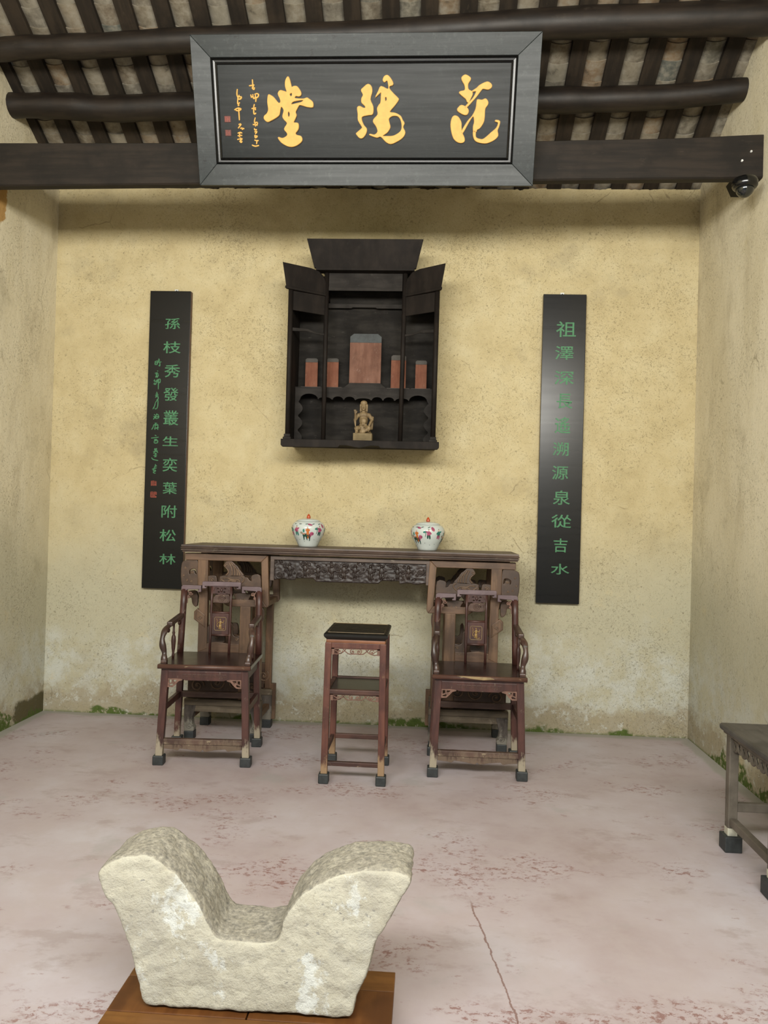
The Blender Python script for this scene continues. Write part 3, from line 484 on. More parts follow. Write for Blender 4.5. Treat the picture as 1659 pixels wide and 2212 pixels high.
# ------------------------------------------------------------------ the room
XL, XR, D = -2.733, 1.825, 5.324
SL = 0.53
def roofz(y): return 3.79 + SL*(D-y)
def rag(t, seed, amp):
    return amp*(mnoise.noise(Vector((t*3.1, seed, 0)))+0.6*mnoise.noise(Vector((t*11, seed, 3)))+0.5*mnoise.noise(Vector((t*38, seed, 7))))

b = MB(); b.box(XL-0.5, XR+0.5, -6.3, D+0.3, -0.1, 0.0); floor = tag(b.build('floor', M['floor']), kind='structure')

# back wall with a ragged plaster edge under the eaves
b = MB(); N = 260
top = []
for i in range(N+1):
    x = XL-0.05+(XR-XL+0.1)*i/N
    top.append((x, 3.792+rag(x, 1.0, 0.016)))
vs = []; fs = []
for x, z in top: vs += [(x, D, 0), (x, D, z), (x, D+0.16, z+0.004), (x, D+0.16, 0)]
for i in range(N):
    a, c = i*4, (i+1)*4
    fs += [(a, c, c+1, a+1), (a+1, c+1, c+2, a+2), (a+2, c+2, c+3, a+3)]
b.add(vs, fs); wall_back = tag(b.build('wall_back', M['wall_back']), kind='structure')

def side_wall(name, X, sgn, mat, seed):
    ys = [-1.2+(D+0.12+1.2)*i/360 for i in range(361)]
    vs = []; fs = []
    for y in ys:
        t = max(3.0, roofz(2.2)-0.72*(2.2-y)) if y < 2.2 else roofz(y)
        t += 0.022+rag(y, seed, 0.020)
        vs += [(X, y, 0), (X, y, t), (X+sgn*0.25, y, t), (X+sgn*0.25, y, 0)]
    for i in range(360):
        a, c = i*4, (i+1)*4
        fs += [(a, c, c+1, a+1), (a+1, c+1, c+2, a+2), (a+2, c+2, c+3, a+3)]
    fs += [(0, 1, 2, 3), (1440, 1443, 1442, 1441)]
    b = MB(); b.add(vs, fs); return tag(b.build(name, mat), kind='structure')
side_wall('wall_left', XL, -1, M['wall_left'], 4.0)
side_wall('wall_right', XR, 1, M['wall_right'], 9.0)

b = MB(); b.box(XL-1.5, XR+1.5, -6.3, -6.0, 0.0, 2.4); tag(b.build('wall_sky_block', M['wall_right']), kind='structure')  # unseen courtyard wall, added to hold back low sky light
# roof deck: back slope to the ridge, unseen front slope cut short to let sky light onto the floor
b = MB()
o1 = 0.11
b.prism([(5.75, roofz(5.75)+o1), (2.2, roofz(2.2)+o1), (0.0, 3.80), (0.0, 3.86), (2.2, roofz(2.2)+o1+0.06), (5.75, roofz(5.75)+o1+0.05)], 'x', XL-0.3, XR+0.3)
b.box(XL-0.3, XR+0.3, 5.485, 5.52, 3.6, 4.0)  # lip added to close a light gap above the back wall
ceiling = tag(b.build('ceiling', M['deck']), kind='structure')
SLEN = math.sqrt(1+SL*SL)
ey = Vector((0, -1/SLEN, SL/SLEN)); en = Vector((0, SL/SLEN, 1/SLEN))   # up the slope; away from the room
P0 = 0.2215
def slope_pt(x, s, n): return Vector((x, 5.5, roofz(5.5))) + ey*s + en*n
for k in range(-12, 9):
    xc = -0.065+P0*k; w = 0.049
    b = MB(); ps = []
    for s in (0.0, 2.2):
        ps.append([slope_pt(xc-w, s, 0), slope_pt(xc+w, s, 0), slope_pt(xc+w, s, 0.035), slope_pt(xc-w, s, 0.035)])
    b.hexa([ps[0][0], ps[0][1], ps[1][1], ps[1][0], ps[0][3], ps[0][2], ps[1][2], ps[1][3]])
    b.build('rafter', M['rafter'], ceiling, 0.003)
# curved pan tiles lapped up the slope between the rafters
tb = MB(); seg = 8; tw = 0.083; vs = []
for s in (0.0, 0.2):
    for q in (0, 1):
        for i in range(seg+1):
            u = -1+2*i/seg
            vs.append((u*tw*(1.0 if s else 0.97), s, 0.046-0.036*(1-u*u)*1.0+q*0.010 - (0.014 if s else 0)))
n1 = seg+1; fs = []
for i in range(seg):
    fs += [(i, i+1, 2*n1+i+1, 2*n1+i), (n1+i, 3*n1+i, 3*n1+i+1, n1+i+1), (i, n1+i, n1+i+1, i+1), (2*n1+i, 2*n1+i+1, 3*n1+i+1, 3*n1+i)]
fs += [(0, 2*n1, 3*n1, n1), (seg, n1+seg, 3*n1+seg, 2*n1+seg)]
tb.add(vs, fs); proto = tb.build('tile', M['tile'], ceiling); tile_me = proto.data
tile_me.polygons.foreach_set('use_smooth', [True]*len(tile_me.polygons))
es = proto.modifiers.new('edges', 'EDGE_SPLIT'); es.split_angle = math.radians(50)
R0 = Matrix(((1, ey.x*0, 0), (0, ey.y, en.y), (0, ey.z, en.z))).to_4x4()
first = True
for k in range(-13, 9):
    xc = -0.065+P0*(k+0.5)
    if xc < XL-0.06 or xc > XR+0.08: continue
    for j in range(14):
        o = proto if first else proto.copy()
        if not first: COL.objects.link(o)
        first = False
        s = -0.06+0.117*j+random.uniform(-0.012, 0.012)
        p = slope_pt(xc+random.uniform(-0.005, 0.005), s, 0.012)
        o.parent = ceiling
        o.matrix_local = Matrix.Translation(p) @ R0 @ Euler((random.uniform(-0.012, 0.012), random.uniform(-0.03, 0.03), random.uniform(-0.035, 0.035))).to_matrix().to_4x4()

# ------------------------------------------------------------------ purlins and beam
def log_thing(name, pts, rs, label, seed):
    P = catmull(pts, 6, False); n = len(P)
    rr = []
    for i in range(n):
        t = i/(n-1)*(len(rs)-1); k = min(int(t), len(rs)-2); r = rs[k]+(rs[k+1]-rs[k])*(t-k)
        rr.append(r*(1+0.10*mnoise.noise(Vector((i*0.33, seed, 0)))))
    b = MB(); b.tube(P, rr, 16, (1, 1), (0, 0, 1))
    return tag(b.build(name, M['log'], smooth=True), label, 'roof log')
log_thing('log_purlin', [(-2.83, 4.683, 4.04), (-2.698, 4.683, 4.04), (-2.388, 4.687, 4.038), (-2.091, 4.70, 4.026), (-1.573, 4.69, 4.036), (-0.5, 4.68, 4.04), (0.616, 4.665, 4.048), (0.995, 4.66, 4.050), (1.405, 4.648, 4.058), (1.80, 4.615, 4.078), (1.90, 4.61, 4.085)], [0.072, 0.078, 0.080, 0.076, 0.070, 0.062],
          'bent dark roof log just above the square beam, its ends bedded in the side walls', 2.0)
log_thing('log_purlin', [(-2.83, 4.361, 4.195), (-2.632, 4.361, 4.198), (-2.424, 4.35, 4.206), (-2.057, 4.346, 4.206), (-1.491, 4.322, 4.219), (-0.324, 4.297, 4.232), (0.539, 4.26, 4.252), (1.274, 4.245, 4.260), (1.785, 4.24, 4.262), (1.90, 4.24, 4.262)], [0.064, 0.066, 0.068, 0.076, 0.088, 0.088],
          'uppermost dark roof log, running behind the top of the name plaque', 6.0)

bx0, bx1 = XL-0.08, XR+0.06
root = empty('roof_beam', (0, 4.37, 3.38), 'square dark timber beam spanning wall to wall behind the plaque', 'beam')
b = MB(); vs = []; fs = []; NB = 40
for i in range(NB+1):
    x = bx0+(bx1-bx0)*i/NB; t = max(0, (x+0.4)/2.2)
    lift = 0.040*t*t+0.005*mnoise.noise(Vector((x*2, 1, 1))); zb = -0.014+0.0125*(x+2.6); zt = 0.245+lift
    y0 = -0.038+0.003*mnoise.noise(Vector((x*3, 5, 1)))
    vs += [(x, y0, zb+0.008), (x, y0, zt-0.006), (x, y0+0.008, zt), (x, 0.016, zt), (x, 0.016, zb), (x, y0+0.008, zb)]
for i in range(NB):
    for k in range(6):
        a, c = i*6+k, i*6+(k+1) % 6; fs.append((a, c, c+6, a+6))
fs += [(0, 1, 2, 3, 4, 5), tuple(NB*6+5-k for k in range(6))]
b.add(vs, fs); b.build('timber', M['beam'], root)
for x, z in ((1.708, 0.135), (1.757, 0.187)):
    b = MB(); b.tube([(x, -0.0375, z), (x, -0.046, z+0.001)], 0.006, 8); b.build('screw', M['screw'], root)

# ------------------------------------------------------------------ hall name plaque
TILT = math.radians(20)
plq = empty('name_plaque', (-0.411, 4.28, 3.35), 'large black lacquered hall plaque with three gold characters, leaning forward from the beam', 'plaque', rot=(TILT, 0, 0))
# local frame: x right, z up the plaque, -y towards the room
OX, OZ0, OZ1 = 0.952, -0.001, 0.754
IX0, IX1, IZ0, IZ1 = -0.8472, 0.8305, 0.1125, 0.646
for pts in ([(-OX, OZ1), (OX, OZ1), (IX1, IZ1), (IX0, IZ1)], [(OX, OZ1), (OX, OZ0), (IX1, IZ0), (IX1, IZ1)], [(OX, OZ0), (-OX, OZ0), (IX0, IZ0), (IX1, IZ0)], [(-OX, OZ0), (-OX, OZ1), (IX0, IZ1), (IX0, IZ0)]):
    b = MB(); n = 4
    f = [(p[0], -0.006 if i < 2 else 0.004, p[1]) for i, p in enumerate(pts)]; r = [(p[0], 0.045, p[1]) for p in pts]
    b.add(f+r, [(0, 1, 2, 3), (7, 6, 5, 4), (0, 4, 5, 1), (1, 5, 6, 2), (2, 6, 7, 3), (3, 7, 4, 0)])
    b.build('frame_board', M['plaque_frame'], plq, 0.002)
def ringprof(b, x0, x1, z0, z1, prof):
    """sweep a profile of (inset, y) round a rectangle"""
    n = len(prof); vs = []
    for cx, cz, sx, sz in ((x0, z0, 1, 1), (x1, z0, -1, 1), (x1, z1, -1, -1), (x0, z1, 1, -1)):
        for d, y in prof: vs.append((cx+sx*d, y, cz+sz*d))
    fs = []
    for k in range(4):
        for i in range(n-1): fs.append((k*n+i, k*n+i+1, ((k+1) % 4)*n+i+1, ((k+1) % 4)*n+i))
    return b.add(vs, fs)
b = MB(); ringprof(b, IX0, IX1, IZ0, IZ1, [(0, 0.03), (0, -0.002), (0.004, -0.010), (0.009, -0.002), (0.010, 0.014), (0.022, 0.016), (0.023, 0.004), (0.027, -0.002), (0.033, 0.004), (0.034, 0.014), (0.038, 0.016)])
b.build('moulding', M['groove'], plq)
b = MB(); b.box(IX0+0.034, IX1-0.034, 0.013, 0.040, IZ0+0.034, IZ1-0.034); b.build('panel', M['plaque'], plq)
for grp in GOLD:
    b = MB(); e = MB()
    for loops in grp:
        d = plate_xz(loops, 0.007, 0.007, 0.0025, 3, -0.0010); b.add(d.v, d.f)
        d = plate_xz(loops, 0.0105, 0.0022, 0, 3, 0.0034); e.add(d.v, d.f)
    o = b.build('gold_character', M['gold'], plq); e.build('dark_outline', M['gold_edge'], o)
for colm in PLQ_INS:
    b = MB()
    for st in colm:
        P = smooth_open([(p[0], 0.011, p[1]) for p in st], 3); n = len(P)
        b.tube(P, [0.0034*(0.65+0.6*math.sin(PI*(0.15+0.7*i/(n-1)))) for i in range(n)], 6, (1, 0.7))
    b.build('gold_inscription', M['gold'], plq)
for (x0, z0), (x1, z1) in PLQ_SEAL:
    b = MB(); b.box(x0, x1, 0.0105, 0.015, z0, z1); o = b.build('red_seal', M['seal'], plq, 0.004)
    b = MB(); w = (x1-x0); h = z1-z0
    for i in range(3):
        b.box(x0+w*(0.18+0.27*i), x0+w*(0.26+0.27*i), 0.0095, 0.0108, z0+h*0.12, z0+h*0.88)
        b.box(x0+w*0.15, x0+w*0.5+w*0.35*(i % 2), 0.0095, 0.0108, z0+h*(0.2+0.27*i), z0+h*(0.27+0.27*i))
    b.build('seal_strokes', M['seal_red'], o)

# ------------------------------------------------------------------ couplet boards
def couplet(x0, x1, z0, z1, chars, label, side):
    cx = (x0+x1)/2
    r = empty('couplet_board', (cx, 5.285, z0), label, 'couplet board', 'couplet boards on the back wall')
    b = MB(); b.box(x0-cx, x1-cx, 0.0, 0.022, 0, z1-z0); b.build('board', M['board'], r, 0.002)
    b = MB(); b.box(x0-cx+0.001, x1-cx-0.001+0.004, 0.010, 0.037, 0.002, z1-z0-0.002); b.build('backing', M['board_edge'], r, 0.002)
    for ch, px, pz, w, h in chars:
        d = glyph(ch, w, h, 0.006, 0.0012); d.v = [(p[0]+px-cx, p[1]-0.0006, p[2]+pz-z0) for p in d.v]
        d.build('green_character', M['green'], r)
    hx = (0.03 if side < 0 else -0.02)+0.005
    b = MB(); b.box(hx-0.013, hx+0.013, 0.024, 0.030, z1-z0-0.03, z1-z0+0.018); t = b.build('hanging_tab', M['white_tab'], r)
    b = MB(); b.tube([(hx, 0.0245, z1-z0+0.007), (hx, 0.022, z1-z0+0.007)], 0.004, 8); b.build('nail', M['cam_dark'], t)
    return r
cl = couplet(-2.021, -1.727, 0.912, 3.037, COUP_L, 'black couplet board left of the shrine, green characters and a small inscription with red seals', -1)
cx = (-2.021-1.727)/2
k0 = 0
for cnt in (7, 4, 5, 4, 2, 6, 8, 5, 6, 5, 5):
  b = MB()
  for st in L_INS[k0:k0+cnt]:
    P = smooth_open([(p[0]-cx, -0.0008, p[1]-0.912) for p in st], 3); n = len(P)
    b.tube(P, [0.0030*(0.7+0.5*math.sin(PI*(0.15+0.7*i/max(1, n-1)))) for i in range(n)], 6, (1, 0.4))
  k0 += cnt; b.build('green_inscription', M['green'], cl)
for sset in L_SEAL:
    b = MB()
    for st in sset: b.tube([(p[0]-cx, -0.0008, p[1]-0.912) for p in st], 0.0026, 6, (1, 0.4))
    b.build('red_seal', M['seal_red'], cl)
couplet(0.763, 1.058, 0.9, 3.042, COUP_R, 'glossy black couplet board right of the shrine, a single column of green characters', 1)

# ------------------------------------------------------------------ wall shrine
SX = -0.461
sh = empty('wall_shrine', (SX, 5.12, 1.912), 'dark wooden ancestral shrine cabinet with flared canopy and winged sides hung on the back wall', 'shrine')
def L(x, z): return (x-SX, z-1.912)
Y = lambda y: y-5.12
b = MB(); b.box(-0.50, 0.50, Y(5.285), Y(5.305), 0.03, 1.24); b.build('back_panel', M['shrine_back'], sh)
for s in (-1, 1):
    b = MB(); b.box(s*0.485-0.01, s*0.485+0.01, Y(4.975), Y(5.29), 0.04, 1.06); b.build('side_panel', M['shrine'], sh)
# base board with a cusped lower edge
base = [(-0.519, 0.05), (0.523, 0.05), (0.523, 0.012), (0.512, 0.0), (0.30, 0.0), (0.14, 0.002), (0.125, 0.014), (0.08, 0.016), (0.03, 0.005), (0.0, 0.0), (-0.03, 0.004), (-0.08, 0.014), (-0.125, 0.014), (-0.14, 0.0), (-0.30, -0.002), (-0.508, -0.002), (-0.519, 0.01)]
b = MB(); b.prism(base, 'y', Y(4.93), Y(4.955)); b.build('base_board', M['shrine'], sh, 0.003)
b = MB(); b.box(-0.50, 0.50, Y(4.955), Y(5.30), 0.028, 0.048); b.build('floor_board', M['shrine'], sh)
for s in (-1, 1):
    b = MB(); b.tube([(s*0.262, Y(5.11), 0.048), (s*0.267, Y(5.11), 1.24)], 0.0155, 12); b.build('inner_post', M['shrine'], sh, smooth=True)
    b = MB(); b.tube([(s*0.483, Y(4.975), 0.085), (s*0.487, Y(4.975), 1.055)], 0.0165, 12); o = b.build('outer_post', M['shrine'], sh, smooth=True)
    b = MB(); b.box(s*0.483-0.027, s*0.483+0.027, Y(4.95), Y(5.0), 0.05, 0.066); b.box(s*0.483-0.021, s*0.483+0.021, Y(4.955), Y(4.995), 0.066, 0.086); b.build('post_foot', M['shrine_face'], sh, 0.003)
# central canopy leaning out, and frieze
b = MB()
f = [(-0.345, Y(5.04), 1.218), (0.340, Y(5.04), 1.218), (0.385, Y(4.975), 1.392), (-0.390, Y(4.975), 1.392)]
k = [(p[0], p[1]+0.018, p[2]) for p in f]
b.add(f+k, [(0, 1, 2, 3), (7, 6, 5, 4), (0, 4, 5, 1), (1, 5, 6, 2), (2, 6, 7, 3), (3, 7, 4, 0)]); b.build('canopy', M['shrine'], sh, 0.002)
b = MB(); b.box(-0.335, 0.330, Y(5.04), Y(5.12), 1.204, 1.222); b.box(-0.30, 0.30, Y(5.05), Y(5.30), 1.225, 1.24); b.build('canopy_moulding', M['shrine'], sh, 0.003)
b = MB(); b.box(-0.252, 0.250, Y(5.105), Y(5.12), 1.083, 1.21); b.box(-0.252, 0.250, Y(5.098), Y(5.12), 1.083, 1.106); b.build('frieze', M['shrine_face'], sh, 0.002)
rail = [(-0.27, 0.0), (-0.11, 0.0), (-0.10, 0.006), (0.06, 0.006), (0.07, 0.0), (0.27, 0.0), (0.27, 0.03), (-0.27, 0.03)]
b = MB(); b.prism([(x, z+1.005) for x, z in rail], 'y', Y(5.245), Y(5.262)); b.build('inner_rail', M['shrine_face'], sh, 0.002)
# angled wings: outer end nearer than the inner end
def wing(pts_u, z_off, s, ya=4.945, yb=5.10, xa=0.512, xb=0.268, th=0.014):
    """pts in (u 0..1 from outer to inner, z) swept along the splayed plane"""
    n = len(pts_u); fr = []
    for u, z in pts_u: fr.append((s*(xa+(xb-xa)*u), Y(ya+(yb-ya)*u), z))
    bk = [(p[0]-s*0.006, p[1]+th, p[2]) for p in fr]
    b = MB(); b.add(fr+bk, [tuple(range(n)), tuple(range(2*n-1, n-1, -1))]+[(i, i+n, (i+1) % n+n, (i+1) % n) for i in range(n)])
    return b
for s in (-1, 1):
    wing([(-0.10, 1.214), (0.60, 1.214), (0.80, 1.203), (0.94, 1.165), (1.0, 1.12), (1.0, 1.06), (0.0, 1.06)], 0, s, 4.93).build('wing_canopy', M['shrine'], sh, 0.002)
    wing([(-0.02, 1.062), (1.0, 1.062), (1.0, 1.044), (-0.02, 1.044)], 0, s, 4.922, 5.092, 0.512, 0.268, 0.03).build('wing_moulding', M['shrine'], sh, 0.003)
    wing([(0.12, 1.046), (1.0, 1.046), (1.0, 0.915), (0.12, 0.915)], 0, s, 4.955, 5.105).build('wing_frieze', M['shrine'], sh, 0.002)
    wing([(0.12, 0.80), (0.55, 0.805), (0.75, 0.792), (1.0, 0.792), (1.0, 0.776), (0.75, 0.778), (0.55, 0.788), (0.12, 0.776)], 0, s, 4.965, 5.105).build('wing_rail', M['shrine_face'], sh, 0.002)
for s in (-1, 1):
    b = MB(); b.prism([(s*0.50, Y(4.97)), (s*0.27, Y(5.12)), (s*0.27, Y(5.30)), (s*0.50, Y(5.30))], 'z', 1.052, 1.066); b.box(s*0.27-0.006, s*0.27+0.006, Y(5.12), Y(5.30), 1.05, 1.235); b.build('top_board', M['shrine'], sh)
# tablet shelf and scalloped apron
b = MB(); b.box(-0.475, 0.475, Y(5.17), Y(5.285), 0.418, 0.436); b.build('tablet_shelf', M['shrine_face'], sh)
def scal(c, r, n=8, lo=0.0, hi=PI): return [(c+r*math.cos(lo+(hi-lo)*i/n), r*math.sin(lo+(hi-lo)*i/n)) for i in range(n+1)]
lower = []
zb = 0.350
for c, r, kz in ((0.375, 0.062, 0.62), (0.265, 0.045, 0.35), (0.175, 0.036, 0.62), (0.095, 0.036, 0.62), (0.0, 0.050, 0.25), (-0.095, 0.036, 0.62), (-0.175, 0.036, 0.62), (-0.265, 0.045, 0.35), (-0.375, 0.062, 0.62)):
    lower += [(x, zb+z*kz) for x, z in scal(c, r)]
right = [(0.470, 0.05)]; lft = [(-0.470, 0.05)]
rs = []
for c, r in ((0.085, 0.045), (0.185, 0.045), (0.285, 0.045)):
    rs += [(0.425+0.030*math.sin(PI*i/8)*-1+0.022, c-r+2*r*i/8) for i in range(9)]
poly = [(0.472, 0.425), (-0.472, 0.425), (-0.472, 0.05)] + [(-x, z) for x, z in rs] + list(reversed(lower)) + list(reversed(rs)) + [(0.472, 0.05)]
poly = [(-0.472, 0.05)] + [(-x, z) for x, z in rs] + list(reversed([(x, z) for x, z in lower])) + list(reversed(rs)) + [(0.472, 0.05), (0.472, 0.425), (-0.472, 0.425)]
d = plate_xz([poly], Y(5.165), 0.006, 0.0, 1); d.build('scalloped_apron', M['shrine_face'], sh)
b = MB(); b.prism([(-0.145, 0.436), (-0.101, 0.472), (0.113, 0.472), (0.155, 0.436)], 'y', Y(5.185), Y(5.25)); b.build('tablet_step', M['shrine_face'], sh, 0.002)

# ------------------------------------------------------------------ spirit tablets
def tablet(x0, x1, z0, zm, z1, label, big, red, cap, foot=True):
    c = (x0+x1)/2; t = empty('spirit_tablet', (c, 5.225, z0), label, 'tablet', 'spirit tablets on the shrine shelf')
    w = (x1-x0)/2; ch = w*0.24
    b = MB(); b.box(-w, w, -0.008, 0.008, 0.008 if foot else 0.0, zm-z0); b.build('body', red, t, 0.001)
    b = MB(); b.prism([(-w, zm-z0), (w, zm-z0), (w, z1-z0-ch*0.8), (w-ch, z1-z0), (-w+ch, z1-z0), (-w, z1-z0-ch*0.8)], 'y', -0.009, 0.009); b.build('cap', cap, t, 0.001)
    if foot:
        b = MB(); b.box(-w-0.026, w+0.026, -0.022, 0.018, 0.0, 0.008); b.build('foot', M['tablet_foot'], t)
    return t
SHZ = 2.348
big = tablet(-0.569, -0.350, 2.384, 2.670, 2.732, 'largest spirit tablet, dull red with a blue grey cap, centred in the shrine', True, M['tablet_red_dull'], M['tablet_cap_blue'], False)
b = MB(); b.box(0.0, 0.108, -0.0095, -0.008, 0.001, 0.006); b.build('pale_chip', M['tablet_foot'], big)
tablet(-0.877, -0.791, SHZ, 2.528, 2.556, 'small red spirit tablet at the far left of the shrine shelf', False, M['tablet_red'], M['tablet_cap'])
tablet(-0.727, -0.645, SHZ, 2.532, 2.558, 'small red spirit tablet just left of the large one, beside the left inner post', False, M['tablet_red'], M['tablet_cap'])
tablet(-0.279, -0.176, SHZ, 2.551, 2.587, 'red spirit tablet right of the large one, half hidden by the right inner post', False, M['tablet_red'], M['tablet_cap'])
tablet(-0.110, -0.032, SHZ, 2.524, 2.552, 'small red spirit tablet at the far right of the shrine shelf', False, M['tablet_red'], M['tablet_cap'])

# ------------------------------------------------------------------ seated statuette
stt = empty('seated_statuette', (-0.445, 5.035, 1.9605), 'small carved gilt wooden seated deity with raised hand, on the floor of the shrine', 'statuette')
b = MB(); b.box(-0.063, 0.063, -0.045, 0.045, 0.0, 0.056); o = b.build('base_block', M['statue_base'], stt, 0.003)
def cap(b, p, q, r0, r1, n=10):
    p, q = Vector(p), Vector(q); pts = [p.lerp(q, i/4) for i in range(5)]
    b.tube(pts, [r0+(r1-r0)*i/4 for i in range(5)], n, (1, 1), (0.3, 0.9, 0.1)); b.ell(p, (r0,)*3, 10, 6); b.ell(q, (r1,)*3, 10, 6)
b = MB()
b.ell((0, 0.008, 0.085), (0.050, 0.036, 0.032)); b.ell((0, 0.008, 0.150), (0.030, 0.023, 0.050)); b.ell((0, 0.006, 0.182), (0.040, 0.024, 0.022))
b.ell((0.002, -0.012, 0.140), (0.021, 0.014, 0.022))          # belly
b.ell((0.0, -0.014, 0.116), (0.028, 0.010, 0.006))            # girdle
cap(b, (0, 0.006, 0.19), (0, 0.004, 0.21), 0.013, 0.013)
b.ell((0, 0.000, 0.232), (0.0185, 0.021, 0.026))              # head
b.ell((0, 0.010, 0.238), (0.026, 0.020, 0.040)); b.ell((0, 0.002, 0.262), (0.024, 0.019, 0.018))   # hood
cap(b, (-0.022, 0.004, 0.250), (-0.022, 0.002, 0.208), 0.006, 0.005); cap(b, (0.022, 0.004, 0.250), (0.022, 0.002, 0.208), 0.006, 0.005)
b.ell((0, -0.021, 0.228), (0.004, 0.006, 0.007)); b.ell((0, -0.0175, 0.216), (0.009, 0.005, 0.006)); b.ell((-0.008, -0.016, 0.236), (0.005, 0.004, 0.003)); b.ell((0.008, -0.016, 0.236), (0.005, 0.004, 0.003))
cap(b, (-0.036, 0.004, 0.182), (-0.052, -0.012, 0.150), 0.013, 0.011); cap(b, (-0.052, -0.012, 0.150), (-0.052, -0.030, 0.185), 0.010, 0.007)   # raised arm
b.ell((-0.052, -0.032, 0.193), (0.009, 0.006, 0.010))
for i, (dx, hz) in enumerate(((-0.007, 0.210), (-0.002, 0.213), (0.003, 0.211), (0.008, 0.204))):
    cap(b, (-0.052+dx*0.8, -0.032, 0.197), (-0.052+dx*1.4, -0.033, hz), 0.0028, 0.0024, 6)
cap(b, (-0.044, -0.034, 0.190), (-0.040, -0.037, 0.200), 0.0028, 0.0024, 6)
cap(b, (-0.056, -0.010, 0.150), (-0.050, -0.018, 0.096), 0.010, 0.003)       # hanging sleeve
cap(b, (0.036, 0.004, 0.182), (0.058, -0.006, 0.150), 0.014, 0.012); cap(b, (0.058, -0.006, 0.150), (0.046, -0.030, 0.118), 0.011, 0.008)   # left arm to the knee
b.ell((0.044, -0.034, 0.112), (0.009, 0.007, 0.008)); cap(b, (0.061, 0.0, 0.165), (0.056, 0.004, 0.090), 0.009, 0.008)
cap(b, (-0.020, -0.006, 0.092), (-0.042, -0.034, 0.088), 0.020, 0.016); cap(b, (-0.042, -0.034, 0.088), (-0.040, -0.030, 0.062), 0.014, 0.010)   # legs
cap(b, (0.020, -0.006, 0.092), (0.040, -0.034, 0.090), 0.022, 0.018); cap(b, (0.040, -0.034, 0.090), (0.008, -0.036, 0.066), 0.016, 0.011)
cap(b, (-0.010, -0.030, 0.100), (0.000, -0.036, 0.062), 0.014, 0.012); cap(b, (0.010, -0.034, 0.075), (-0.012, -0.038, 0.062), 0.010, 0.008)
cap(b, (-0.040, -0.030, 0.062), (-0.044, -0.044, 0.060), 0.009, 0.007)
b.ell((0, 0.012, 0.066), (0.056, 0.030, 0.014))
for i in range(6): cap(b, (-0.012+i*0.008, -0.040+abs(i-2.5)*0.002, 0.100), (-0.016+i*0.011, -0.046+abs(i-2.5)*0.003, 0.068), 0.0025, 0.003, 6)
o = b.build('figure', M['statue'], stt)
r = o.modifiers.new('remesh', 'REMESH'); r.mode = 'VOXEL'; r.voxel_size = 0.0022; r.use_smooth_shade = True
sm = o.modifiers.new('smooth', 'SMOOTH'); sm.iterations = 2; sm.factor = 0.4

# ------------------------------------------------------------------ altar table
AX = -0.4955
alt = empty('altar_table', (AX, 4.99, 0.0), 'long carved brown wooden altar table against the back wall carrying two jars', 'altar table')
AF = -0.19       # front plane of the frames, local y
# moulded top
TOPZ = 1.252
prof = [(-0.225, 0.0), (-0.221, 0.004), (-0.222, 0.008), (-0.230, 0.013), (-0.230, 0.018), (-0.224, 0.021), (-0.230, 0.024), (-0.232, 0.030), (-0.227, 0.034), (-0.229, 0.039), (-0.228, 0.047)]
b = MB(); hw = 1.070
pts = []
ring = lambda d, z: [(-hw-d, -0.225-d, z), (hw+d, -0.225-d, z), (hw+d, 0.225+d, z), (-hw-d, 0.225+d, z)]
vs = []; fs = []
for y, z in prof: vs += ring(-(y+0.225), 1.205+z)
for i in range(len(prof)-1):
    for k in range(4): fs.append((i*4+k, i*4+(k+1) % 4, (i+1)*4+(k+1) % 4, (i+1)*4+k))
fs += [(3, 2, 1, 0), tuple((len(prof)-1)*4+k for k in range(4))]
b.add(vs, fs); b.build('table_top', M['altar_top'], alt)
def poly_xz(pts, y0, y1): d = MB(); d.prism(pts, 'y', y0, y1); return d
def mir(d, s): return d.mirx() if s > 0 else d
